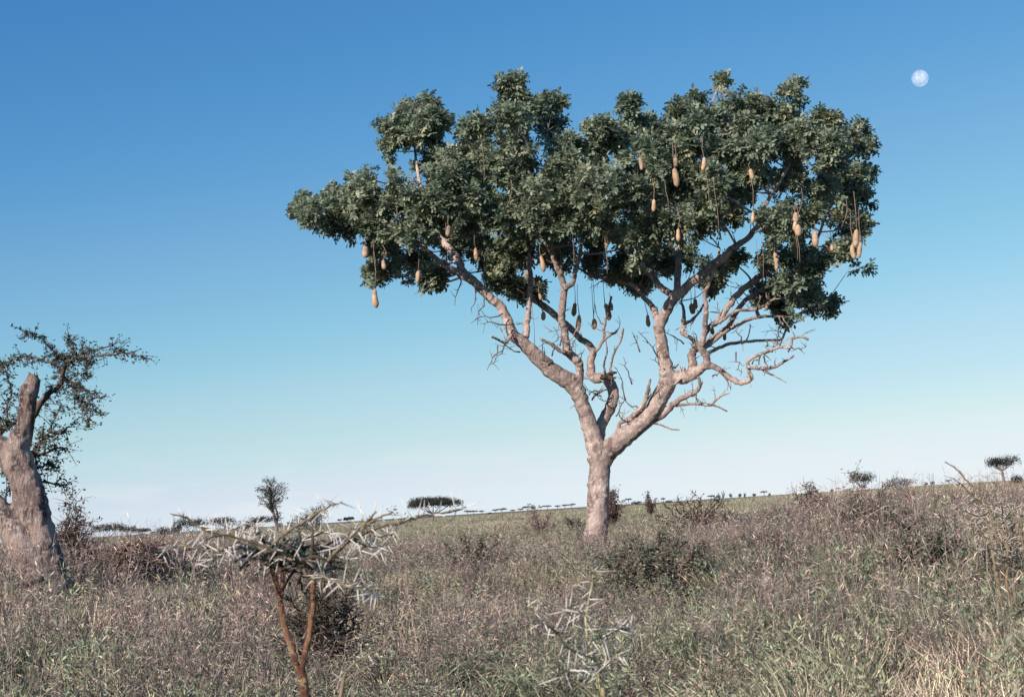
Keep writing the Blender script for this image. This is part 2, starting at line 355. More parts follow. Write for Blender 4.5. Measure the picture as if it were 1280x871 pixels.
RIGHT = [
 ([(752, 578, 24), (763, 561, 25), (777, 550, 24), (796, 534, 22), (813, 517, 21), (824, 498, 21), (833.6, 481, 22), (834, 466, 19), (829.5, 448, 15), (828, 435, 15), (825.7, 421, 14), (824, 409, 13), (830.7, 393.6, 13), (838, 378.5, 13), (848, 368, 12), (863.5, 354.5, 11), (878.7, 342, 11), (894, 329, 11), (906.5, 321, 9.5), (916.6, 310, 8), (932, 300, 7), (942, 290, 7), (947, 281, 6), (960, 250, 5), (985, 210, 4), (1000, 170, 2)], 0, -2.2),
 ([(825, 408, 9), (819, 391, 9), (814, 381, 7), (805.5, 373, 6), (793, 358, 6), (780, 353, 6), (765, 349, 6), (740, 345, 4), (715, 330, 3)], -0.9, 2.0),
 ([(846, 372, 9), (828, 361, 8.5), (818, 348, 8), (809, 338, 7), (793, 325.5, 7), (783, 312, 6), (770, 280, 5), (760, 220, 4), (747, 170, 2)], -1.2, 0.8),
 ([(846, 372, 9), (847, 343, 8.5), (848, 320, 8), (848, 300, 7), (850, 260, 5), (857, 200, 4), (880, 150, 3), (898, 110, 2)], -1.2, 0.2),
 ([(834, 474, 16), (846, 472, 17), (861, 470.6, 14), (871, 464, 13), (881, 458, 9), (896, 459, 7), (911.5, 472, 7), (926.7, 478, 6.5), (939, 472, 5.5), (935, 457, 5), (937, 449, 4.5), (954, 441.6, 4), (974.6, 434, 4), (988, 434, 4), (990, 424, 3), (1002, 421, 2), (1011, 425, 1.5)], -0.5, -2.0),
 ([(934, 459, 4), (952, 460.5, 4), (969.6, 458, 4), (980, 452, 3), (992, 445, 2.5)], -1.4, -1.0),
 ([(952, 461, 3), (962, 467, 2.2), (972, 472, 1.6), (983, 478, 1)], -1.2, -1.6),
 ([(863, 468, 12), (866, 457, 11), (865, 441.6, 10), (871, 431.5, 6), (861, 421, 5), (853, 416, 6), (855, 404, 6), (855, 388.6, 4), (851, 376, 3)], -0.7, 0.8),
 ([(856, 405, 5), (866, 399, 4), (875, 388.6, 3), (880, 380, 2)], 0.5, 0.5),
 ([(880, 459, 9), (884, 454, 9), (881, 441.6, 9), (876, 434, 8), (880, 421, 7), (881, 406, 7), (882.5, 386, 5.5), (881, 368, 5.5), (884, 359, 5), (892, 340, 3.5), (900, 310, 3)], -0.9, -1.5),
 ([(877, 434, 9), (886, 429, 9), (901, 416, 8), (911.5, 406, 7), (916.6, 396, 7), (926.7, 381, 6), (942, 368, 5.5), (952, 361, 5), (985, 348, 4), (1010, 330, 3), (1040, 300, 2)], -1.0, 1.6),
 ([(880, 418, 7), (886, 410, 7), (899, 398.7, 7.5), (909, 386, 7.5), (921.6, 368, 8), (937, 356, 8), (952, 344, 8), (960, 342, 7), (968, 347, 5), (985, 344, 5), (1002, 327, 5), (1020, 300, 4), (1045, 240, 3), (1058, 180, 2)], -1.1, -.6),
 ([(898, 404, 5), (921.6, 388.6, 4), (947, 386, 4), (970, 372, 3)], -1.2, -0.8),
 ([(884, 432, 7), (901, 418, 6), (916.6, 409, 5), (937, 398.7, 4.5), (962, 395, 4), (987, 396, 3.5), (1010, 388, 3), (1033, 382, 2)], -0.9, -0.2),
 ([(884, 443, 5), (899, 434, 4.5), (916.6, 429, 4.5), (937, 426.5, 4), (962, 425, 3.5), (977, 424, 3), (982, 414, 2.5), (990, 404, 2)], -0.8, 0.8),
 ([(800, 532, 10), (825, 520, 10), (838, 509, 8), (851.5, 498, 7), (868, 491, 6), (875, 481, 5), (872, 470, 4)], -0.2, -1.0),
 ([(770, 556, 4), (774, 530, 5), (788, 522.7, 7), (799, 511.7, 6), (807, 500.6, 6), (810, 487, 5), (813, 473, 2)], -0.2, -0.8),
 ([(844, 507, 3.5), (865, 505, 3), (887, 506, 3), (895.6, 499, 3), (903, 494, 2.2), (912, 491, 1.5)], -0.5, -1.2),
 ([(887, 506, 2.6), (897, 508, 2.2), (909, 514, 1.5)], -0.9, -0.7),
 ([(815, 528, 3), (826, 531, 2.2), (838, 536, 1.8), (849, 537, 1.2)], -0.3, -0.9),
 ([(855, 459, 5), (851, 470, 4), (846, 478, 3), (838, 482, 3)], -0.7, -0.9),
]
LOBES = [(390,268,20),(410,266,26),(430,258,28),(440,280,22),(460,250,32),(465,224,14),(478,285,26),(500,268,32),(483,312,18),(470,342,11),(512,332,22),(520,290,32),(540,345,13),
 (500,166,22),(520,142,24),(543,150,18),(530,172,22),(532,124,14),(487,180,10),
 (515,225,34),(555,205,34),(560,250,40),(588,172,26),(600,212,40),(600,262,42),(575,305,28),(608,318,24),
 (640,103,17),(642,124,20),(622,148,24),(668,136,14),(683,122,9),(650,168,32),(688,165,26),(708,182,22),(650,215,40),(698,222,38),(660,268,40),(708,275,38),(650,315,28),(695,322,26),
 (752,158,18),(745,184,22),(735,213,28),(760,236,36),(748,285,38),(754,328,28),(786,126,15),(779,172,22),(810,163,24),(812,200,36),(800,255,40),(800,300,36),(788,335,24),
 (848,138,18),(868,122,13),(898,104,17),(906,122,18),(882,150,26),(850,178,32),(900,180,34),(945,128,16),(936,153,24),(990,112,18),(983,138,18),(964,156,22),(955,188,32),(1000,180,28),(1030,148,20),(1050,146,18),(1064,168,24),(1082,186,14),(1042,195,32),(1076,214,20),(1071,240,20),(1040,242,34),(990,232,36),(940,232,36),(892,228,36),(855,232,32),(862,280,30),(905,272,28),(1060,282,24),(1076,302,14),(1050,318,22),(1066,330,12),(1010,282,34),(970,282,26),(1000,322,26),(962,330,22),(985,360,18),(1000,380,12),(1032,383,13),(950,372,18),(938,408,11),(620,345,22),(645,358,18),(668,364,16),(735,350,20),(775,345,18),(800,352,16),(960,374,22),(975,398,18),(1005,372,18),(1018,384,16),(890,350,17),(1020,345,20),(545,350,15),(826,326,18),(870,322,16),(920,330,12)]
FRUITS = [(801,205,16,-1),(844.7,222,24,30),(844.5,203,12,14),(879,205,17,22),(817,257,16,24),(939.5,218,14,8),(941,272,16,46),(848,294,16,24),(995,272,13,-1),(994.3,281,16,16),(998.5,288,15,24),(1018.7,299,20,12),(1040,310,9,-1),(969,327,24,20),(1070.7,298,23,44),(1067.6,314,21,40),(1075.5,313,20,40),(757,301,19,10),(456,315,15,10),(480,331,13,18),(522.6,346,16,30),(677.6,330,21,14),(560,289,14,8),(470,373,24,44),(1002,378,13,16),
 (718,387,19,30),(723,404,24,40),(742,405,15,46),(758.6,390,24,34),(763.5,383,12,12),(678.6,395,12,10),(595,318,18,20),(675,371,9,8),(810.5,401,17,30),(869,380,15,20),(865,386,15,24),(948.6,391,16,16),(959,381,13,12),(906,421,10,8),(890,413,12,10),(660,344,14,12)]
def build_sausage_tree():
    base = P(744, 690, T); bz = gzf(base.x, base.y)
    root = thing('sausage_tree', (base.x, base.y, bz), 'large leafy sausage tree with hanging tan fruits and forked pale trunk on the savanna', 'tree')
    g = G(); pts, rad = path(TRUNK, 0, 0); pts[0].z = bz - 0.25
    pp, rr = catmull(pts, rad, 6); g.tube(pp, rr, 14, 0.05)
    for a in np.linspace(0, 2 * math.pi, 6, endpoint=False):           # root flare
        d = Vector((math.cos(a + .4), math.sin(a + .4), 0)) * 0.2
        q = pts[2]; g.tube([pts[0] + d * 1.25, Vector((q.x, q.y, bz + 0.35)) + d * 0.75, Vector((q.x, q.y, bz + 1.0)) + d * 0.45], [0.16, 0.13, 0.06], 8)
    for (x, y, r) in ((739, 574, .13), (758, 571, .14), (736, 606, .07), (757, 640, .07), (748, 560, .22)):
        c = P(x, y, T - 0.12); g.tube([c - Vector((0, 0, r)), c, c + Vector((0, 0, r))], [r * .5, r, r * .5], 8)
    link('trunk', remeshed(g.mesh('trunk'), 0.03, iters=3), BARK, root)
    nodes = []
    lobes = []
    for (x, y, r) in LOBES:
        if r <= 20 and y < 200: y += 8
        e = max(0.25, 1 - ((x - 735) / 400) ** 2) ** .5 * max(0.3, 1 - ((y - 260) / 230) ** 2) ** .5
        if x < 470: ds = [random.uniform(-2.3, -1.2), random.uniform(-1.2, .4)]
        elif r < 16: ds = [random.uniform(-.8, .8)]
        elif y > 300 and x > 930: ds = [random.uniform(-2.0, -.8), random.uniform(.6, 2.2)]
        elif y > 300: ds = [random.uniform(0.6, 2.0), 2.6 * e + random.uniform(0, 1)]
        elif r < 25: ds = [random.uniform(-1.6, .2) * e, random.uniform(.6, 2.4) * e]
        else: ds = [-3.0 * e + random.uniform(-.6, .9), random.uniform(-.5, 3.0) * e]
        for d in ds:
            c = P(x + random.uniform(-5, 5) * (r > 16), y + random.uniform(-4, 4) * (r > 16), T + d)
            lobes.append((c, max(r * random.uniform(.74, .94) - 7, 5) * PX, y))
    groups = {'left': LEFT, 'mid': MID, 'right': RIGHT}
    allp = {}
    for k, paths in groups.items():
        allp[k] = []
        for q, d0, d1 in paths:
            pts, rad = path(q, d0, d1); pp, rr = catmull(pts, rad, 5)
            pp = [p + Vector((random.gauss(0, 1), random.gauss(0, 1), random.gauss(0, 1))) * min(0.012, r * .18) for p, r in zip(pp, rr)]
            allp[k].append((pp, rr))
    for k in groups:
        thick, thin = G(), G()
        for pp, rr in allp[k]:
            if max(rr) > 0.045: thick.tube(pp, [max(r * 1.04, 0.036) for r in rr], 10, 0.06)
            else: thin.tube(pp, [r * 1.05 for r in rr], 6, 0.1)
            # knobs and small snapped stubs along the limb
            for i in range(4, len(pp) - 3, 3):
                if rr[i] > 0.05 and random.random() < .22:
                    d = Vector((random.gauss(0, 1), random.gauss(0, 1), random.gauss(0, 1))).normalized()
                    c = pp[i] + d * rr[i] * .75; s = rr[i] * random.uniform(.25, .45)
                    thick.tube([c - d * s, c, c + d * s * .8], [s * .8, s, s * .6], 7)
                if rr[i] < 0.13 and random.random() < .55:
                    p = pp[i]; d = Vector((random.gauss(0, 1), random.gauss(0, .7), random.gauss(.4, .8))).normalized()
                    ln = random.uniform(.15, .75); q = [p]; r0 = min(rr[i] * .5, .018); n = 6
                    for s in range(n):
                        d = (d + Vector((random.gauss(0, .3), random.gauss(0, .3), random.gauss(.06, .3)))).normalized(); q.append(q[-1] + d * ln / n)
                    thin.tube(q, [r0 * (1 - .75 * s / n) for s in range(n + 1)], 5)
                    if ln > .4:
                        for s in (2, 3, 4):
                            d2 = (d + Vector((random.gauss(0, .8), random.gauss(0, .6), random.gauss(0, .8)))).normalized() * ln * .3
                            thin.tube([q[s], q[s] + d2 * .6 + Vector((0, 0, .02)), q[s] + d2], [r0 * .5, r0 * .35, r0 * .2], 4)
        allp[k + '_g'] = (thick, thin)
    # a branch runs into every clump of leaves, from the nearest limb that stands below it
    for c, r, y in lobes:
        best = None
        for k in groups:
            for pi, (pp, rr) in enumerate(allp[k]):
                for i in range(2, len(pp), 2):
                    if rr[i] > .12: continue
                    d = (pp[i] - c).length + max(0, pp[i].z - c.z) * 2 + (0 if y < 330 else .3)
                    if best is None or d < best[0]: best = (d, k, pp[i], rr[i])
        d, k, p, r0 = best; thin = allp[k + '_g'][1]
        mid = p.lerp(c, .5) + Vector((random.gauss(0, .1), random.gauss(0, .1), -0.06 * d))
        q, _ = catmull([p, mid, c, c + Vector((0, 0, r * .6))], [1] * 4, 4); rb = min(r0 * .55, .032)
        thin.tube(q, [rb * (1 - .75 * i / len(q)) for i in range(len(q))], 5)
        for _ in range(4):
            dd = Vector((random.gauss(0, 1), random.gauss(0, 1), random.gauss(.3, .8))).normalized() * r * .85
            thin.tube([c, c + dd * .5, c + dd], [rb * .4, rb * .3, rb * .18], 4)
    labels = {'left': 'limb reaching out to the left', 'mid': 'crooked middle limb', 'right': 'limb reaching up to the right'}
    for k in groups:
        thick, thin = allp[k + '_g']
        ms = [remeshed(thick.mesh('limb'), 0.026, iters=2), thin.mesh('limb')]
        o = link('limb', join_mesh('limb', ms), BARK, root); o['label'] = labels[k]
    # the black ring of old wood on the middle limb
    g = G(); c = P(759, 470, T + .2)
    for i in range(7):
        a = random.uniform(0, 6.28); d = Vector((math.cos(a), math.sin(a) * .6, random.uniform(-.3, .3)))
        s = c + Vector((random.uniform(-.14, .14), -0.08, random.uniform(-.08, .13)))
        g.tube([s - d * .17, s, s + d * .17], [.03, .055, .02], 6, .2)
    link('knot', remeshed(g.mesh('knot'), 0.02), DARKSTEM, root)
    # fruits
    fr = []
    for (x, y, ln, st) in FRUITS:
        low = y > 375 or (x, y) in ((595, 318), (660, 344))
        d = -4.0 if y < 300 else (-2.6 if x > 600 else -2.9)
        if low: d = 0.6
        fr.append((P(x, y, T + d), ln * PX * .94, st * PX, x, y, T + d))
    # crown
    C, Nn = [], []
    for c, r, y in lobes:
        M = int(7.6 * ((r + .12) / 0.6) ** 2) + 3                       # leaf clumps at the twig ends of this lobe
        v = unit(rng.normal(size=(M, 3)) + np.array([0, 0, .12])); rad = r * rng.uniform(.5, 1.08, (M, 1))
        cc = np.array(c) + v * rad * np.array([1, 1, .92])
        m = 8; w_ = unit(rng.normal(size=(M, m, 3)) + v[:, None, :] * .55 + np.array([0, 0, .5]))
        rr = rng.uniform(.15, .30, (M, 1, 1)) * rng.uniform(.4, 1.25, (M, m, 1))
        C.append((cc[:, None, :] + w_ * rr * np.array([1, 1, .75])).reshape(-1, 3))
        Nn.append(unit(w_ * 1.2 + v[:, None, :] * .3 + rng.normal(0, .35, w_.shape) + np.array([0, 0, .15])).reshape(-1, 3))
    C = np.concatenate(C); Nn = np.concatenate(Nn)
    MI = np.array(M3.inverted()); q = (C - np.array(CAM)) @ MI.T
    px = CX + F * q[:, 0] / -q[:, 2]; py = CY - F * q[:, 1] / -q[:, 2]
    keep = np.ones(len(C), bool)
    for (c, ln, st, x, y, Y) in fr:
        ln_px = ln / PX
        keep &= ~((np.abs(px - x) < 9) & (np.abs(py - y) < ln_px * .5 + 9) & (C[:, 1] < Y + .8))
        keep &= ~((C[:, 1] < Y + .8) & (np.linalg.norm(C - np.array(c), axis=1) < .35))
    n0 = fbm(C[:, 0], C[:, 2], .62, 5); keep &= n0 + .05 * (rng.random(len(C)) - .5) > .41 * ss(395, 500, px) + .025 * ss(700, 900, px) + .03 * ss(240, 300, py)
    C, Nn = C[keep], Nn[keep]
    v, f, lc = rosettes(C, Nn, 6, 9, .22, .105, .054, .95, rng.uniform(.6, 1.25, len(C)))
    link('crown', mesh_np('crown', v, [f], {'lc': lc}), LEAF, root)
    print('rosettes', len(C), 'leaflets', len(f))
    for (c, ln, st, x, y, Y) in fr:
        g = G(); r = (min(ln * .175, .070) if ln > .3 else ln * .25) * random.uniform(.85, 1.15)
        a1, a2 = random.uniform(-.12, .12), random.uniform(.75, 1.0)
        prof = [(0, .1), (.04, .42), (.12, .7 * a2 + .1), (.3, .9 + a1), (.55, 1), (.78, .95 - a1), (.9, .72), (.97, .4), (1, .08)]
        tilt = Vector((random.gauss(0, .11), random.gauss(0, .11), -1)).normalized(); cv = Vector((random.gauss(0, .05), 0, 0)) * ln
        top = c - tilt * ln * .5
        g.tube([top + tilt * ln * t + cv * (4 * t * (1 - t)) for t, _ in prof], [r * k for _, k in prof], 12, .05)
        o = link('fruit', g.mesh('fruit'), FRUIT, root)
        s = G(); hh = max(st * PX if st > 1 else .2, .12) if st > 3 else max(st, .15)
        p1 = top + Vector((0, 0, hh)); bend = Vector((random.gauss(0, .03), random.gauss(0, .03), 0))
        s.tube([top - Vector((0, 0, -.0)) + tilt * .01, top.lerp(p1, .5) + bend, p1], [.012, .007, .006], 5)
        link('stalk', s.mesh('stalk'), STALK, o)
    for (x0, y0, x1, y1, d) in [(882,212,887,262,-4),(893,238,899,292,-4),(1003,248,996,272,-4),(1059,262,1052,284,-3.6),(467,312,469,338,-2.9),(556,255,557,292,-3),(539,232,540,262,-3.2),(604,196,605,228,-3.4),(632,262,640,238,-3.6),(716,300,717,330,-3),(967,360,968,376,-2),(994,290,997,325,-3.8),(996,292,1000,328,-3.8),(832,238,836,262,-3.9),(946,310,947,345,-2.6),(953,305,954,350,-2.6),(700,60+255,701,345,-2),(757,311,759,342,-3.8),(666,392,668,430,-.8),(742,360,742,398,0.6)]:
        s = G(); a, b = P(x0, y0, T + d), P(x1, y1, T + d)
        if a.z < b.z: a, b = b, a
        s.tube([a + Vector((0, 0, .25)), a, a.lerp(b, .5) + Vector((.02, 0, 0)), b], [.006, .007, .007, .009], 5)
        link('flower_stalk', s.mesh('flower_stalk'), STALK, root)
    # dead, leafless twigs under the crown, each a part of its own
    for (x, y, dx, dy, d) in [(628,392,-40,10,-1.2),(640,405,-45,-2,-1.2),(650,440,-28,-12,-1.1),(632,430,-14,25,-1.2),(622,432,-12,30,-1.2),(660,375,-20,-30,-.5),(735,500,-24,8,0),(765,510,-15,-14,.2),(770,520,12,-22,0),(806,505,24,-30,-.5),(800,515,-28,-22,-.4),(790,480,-10,-32,-.3),(782,500,-10,-40,-.3),(845,460,-30,-12,-.6),(848,455,-22,8,-.6),(823,447,-25,-35,-.8),(800,440,-10,-25,-.8),(890,470,14,-10,-1),(905,470,10,18,-1.2),(868,492,10,14,-.8),(740,500,14,-16,.2),(758,487,-24,6,.2),(752,495,-20,-10,.1),(920,440,6,30,-1),(940,455,20,-20,-1.4),(955,445,4,25,-1.4),(965,440,8,-25,-1.4),(975,432,2,-30,-1.4),(985,440,25,-10,-1.6),(928,430,-8,-25,-.6),(700,432,4,-26,-.8),(690,445,6,-28,-.9),(680,452,-3,-30,-.9),(712,438,10,-18,-.9),(596,360,-8,28,-1.2),(575,348,-6,30,-1.3),(606,370,-10,35,-1.2),(855,430,-25,-14,-.2),(872,440,-6,-22,-.5)]:
        g = G(); a, b = P(x, y, T + d), P(x + dx, y + dy, T + d - .3); n = 6; pts = []
        for i in range(n + 1):
            pts.append(a.lerp(b, i / n) + Vector((random.gauss(0, .03), random.gauss(0, .05), random.gauss(0, .035))) * (i > 0))
        g.tube(pts, [.021 * (1 - .7 * i / n) for i in range(n + 1)], 5)
        for i in range(2, n):
            e = pts[i] + Vector((random.gauss(0, .12), random.gauss(0, .1), random.gauss(0, .14)))
            g.tube([pts[i], pts[i].lerp(e, .5) + Vector((0, 0, random.gauss(0, .02))), e], [.011, .008, .005], 4)
        link('dead_branch', g.mesh('dead_branch'), DRY, root)
build_sausage_tree()

# ------------------------------------------------------------------ the broken acacia at the left edge
def build_stump():
    Y = 22.0; k = Y / F
    b0 = P(52, 735, Y); z0 = gzf(b0.x, b0.y)
    root = thing('acacia_tree', (b0.x, b0.y, z0), 'thick rough grey acacia trunk snapped off at the top, with thin leafy branches behind it', 'tree')
    g = G()
    def pth(l, dy=0): return [P(x, y, Y + dy) for x, y, _ in l], [w_ * k * .5 for *_, w_ in l]
    main = [(66, 765, 66), (61, 735, 61), (55, 705, 54), (49, 678, 49), (43, 650, 46), (37, 620, 44), (30, 598, 42), (24, 578, 40), (22, 560, 34), (28, 545, 28), (32, 530, 25), (34, 510, 24), (37, 490, 24), (43, 472, 19)]
    p, r = catmull(*pth(main), 6); p[0].z = z0 - .3; g.tube(p, [q * .92 for q in r], 14, .1)
    for l, dy in (([(50, 725, 44), (34, 692, 40), (18, 666, 35), (4, 645, 32), (-14, 625, 30), (-40, 590, 28)], -.15), ([(27, 592, 36), (14, 573, 34), (0, 560, 32), (-28, 545, 30)], .1)):
        p, r = catmull(*pth(l, dy), 5); g.tube(p, r, 12, .1)
    for _ in range(42):                                                 # burrs and ridges
        i = random.randrange(1, len(main) - 2); x, y, w_ = main[i]; x2, y2, w2 = main[i + 1]; t = random.random()
        x, y, w_ = x + (x2 - x) * t, y + (y2 - y) * t, w_ + (w2 - w_) * t
        a = random.uniform(-1, 1); rr = w_ * k * .5
        c = P(x, y, Y) + Vector((a * rr * .85, -math.sqrt(max(0, 1 - a * a)) * rr * .85, 0)); s = random.uniform(.025, .07)
        g.tube([c - Vector((0, 0, s * 2)), c, c + Vector((random.gauss(0, .03), 0, s * 2))], [s * .4, s, s * .4], 7)
    for i in range(7):                                                  # splintered top
        a = i * .9; c = P(40, 478, Y) + Vector((math.cos(a), math.sin(a), 0)) * .07
        g.tube([c, c + Vector((.015, 0, random.uniform(.08, .24)))], [.028, .008], 5)
    link('trunk', remeshed(g.mesh('trunk'), .028, iters=2), STUMPBARK, root)
    br = [([(40, 520, 10), (58, 495, 8), (70, 486, 6.5), (79, 474, 6), (79, 460, 5), (84, 452, 4.5), (97, 447, 4), (110, 446, 3), (135, 443, 2.5), (158, 441, 2), (180, 448, 1.2)], .4, -.3),
          ([(84, 452, 3.5), (72, 444, 3), (60, 432, 2.6), (45, 420, 2), (30, 417, 1.3)], .2, .0),
          ([(97, 447, 3), (90, 432, 2.4), (86, 420, 1.2)], .2, .3), ([(100, 447, 3), (112, 438, 2.4), (140, 433, 1.6)], .2, .5), ([(104, 447, 2.5), (108, 460, 2), (108, 472, 1.2)], .2, 0),
          ([(78, 462, 3), (62, 453, 2.6), (40, 446, 2.2), (20, 448, 1.8), (4, 455, 1.2)], .3, .8), ([(80, 476, 4), (95, 480, 3), (110, 487, 2.4), (128, 498, 1.4)], .3, 0), ([(90, 480, 2.6), (98, 500, 2), (105, 512, 1.6), (112, 533, 1.1)], .2, -.1), ([(98, 500, 2), (112, 505, 1.4), (122, 517, 1)], .2, .2),
          ([(30, 600, 7), (36, 575, 6), (48, 555, 5), (60, 545, 4), (78, 540, 2.6), (92, 528, 1.4)], .7, .6), ([(40, 570, 4), (58, 566, 3), (75, 560, 2), (82, 560, 1)], .7, .4), ([(45, 585, 4), (60, 580, 2.8), (74, 588, 1.4)], .6, .6), ([(40, 605, 3.5), (60, 602, 2.6), (82, 610, 1.3)], .6, .6),
          ([(-25, 560, 8), (0, 542, 6), (15, 530, 5), (30, 520, 4), (48, 508, 3), (60, 496, 2)], 1.0, .9), ([(10, 534, 4), (8, 510, 3), (14, 490, 2.4), (8, 465, 1.4)], 1, 1.2), ([(2, 540, 4), (-8, 500, 3), (-4, 470, 2), (6, 450, 1.2)], 1, .9), ([(20, 600, 3), (10, 590, 2), (6, 575, 1)], .3, .2), ([(4, 640, 3), (10, 610, 2), (18, 590, 1)], .5, .5),
          ([(48, 560, 3), (62, 540, 2.4), (70, 520, 2), (78, 508, 1)], .6, .8)]
    g = G(); pts_all = []
    for l, d0, d1 in br:
        n = len(l); pts = [P(x, y, Y + d0 + (d1 - d0) * i / (n - 1)) for i, (x, y, _) in enumerate(l)]
        p, r = catmull(pts, [q[2] * k * .5 for q in l], 5)
        p = [a + Vector((random.gauss(0, .012), random.gauss(0, .012), random.gauss(0, .012))) for a in p]
        g.tube(p, r, 6, .08)
        for i, q in enumerate(p):
            if r[i] < .04:
                for _ in range(2):
                    if random.random() < .8:
                        d = Vector((random.gauss(0, 1), random.gauss(0, .8), random.gauss(0, .9))).normalized() * random.uniform(.06, .3)
                        g.tube([q, q + d * .5 + Vector((0, 0, .015)), q + d], [.007, .005, .003], 4)
                        for s in np.linspace(.1, 1, 7): pts_all.append(q + d * s + Vector((random.gauss(0, .022), random.gauss(0, .022), random.gauss(0, .022))))
    o = link('branch', g.mesh('branch'), TWIGBARK, root); o['label'] = 'thin crooked branches behind the snapped trunk'
    v, f, lc = leaf_cards(np.array([tuple(q) for q in pts_all for _ in range(2)]) + rng.normal(0, .014, (len(pts_all) * 2, 3)), .026)
    link('foliage', mesh_np('foliage', v, [f], {'lc': lc}), ACACIALEAF, root)
build_stump()

# ------------------------------------------------------------------ thorn plants in the foreground
def thorny(root, paths, Y, thorn_len, step, stemmat, name='branch', bias=0.0, leafy=0.0, mats=None):
    k = Y / F
    for pi, (l, d0, d1) in enumerate(paths):
        n = len(l); pts = [P(x, y, Y + d0 + (d1 - d0) * i / (n - 1)) for i, (x, y, _) in enumerate(l)]
        p, r = catmull(pts, [q[2] * k * .29 for q in l], 6)
        p = [a + Vector((random.gauss(0, 1), random.gauss(0, 1), random.gauss(0, 1))) * min(.003, .35 * rr) for a, rr in zip(p, r)]
        g = G(); g.tube(p, [q * random.uniform(.8, 1.25) for q in r], 8, .12)
        o = link(name, g.mesh(name), (mats[pi] if mats else stemmat), root)
        if thorn_len <= 0: continue
        t = G(); acc = random.uniform(0, step); lf = []
        for i in range(1, len(p)):
            seg = (p[i] - p[i - 1]); acc += seg.length
            if acc > step:
                acc = random.uniform(-.25, .25) * step
                ax = seg.normalized(); up = Vector((0, 0, 1)) if random.random() < .7 else Vector((random.gauss(0, 1), random.gauss(0, 1), random.gauss(0, 1)))
                u = (up - ax * up.dot(ax)).normalized(); v_ = ax.cross(u)
                a0 = random.uniform(-.9, .9)
                for sgn in (1, -1):
                    if random.random() < .12: continue
                    a = a0 + sgn * random.uniform(.3, 1.2) + (math.pi if random.random() < (.55 if sgn < 0 else .35) else 0)
                    d = (u * math.cos(a) + v_ * math.sin(a) + ax * random.gauss(.1, .3)).normalized()
                    ln = thorn_len * random.uniform(.55, 1.15); b = p[i] + d * r[i] * .5
                    t.tube([b, b + d * ln * .5, b + d * ln], [thorn_len * .028, thorn_len * .022, thorn_len * .003], 6)
                if random.random() < leafy:
                    for _ in range(12): lf.append(p[i] + Vector((random.gauss(0, .009), random.gauss(0, .009), random.gauss(0, .009))))
        if t.v: link('thorns', t.mesh('thorns'), THORN, o)
        if lf:
            v, f, lc = leaf_cards(np.array([tuple(q) for q in lf]), .006)
            link('leaflets', mesh_np('leaflets', v, [f], {'lc': lc}), ACACIALEAF, o)
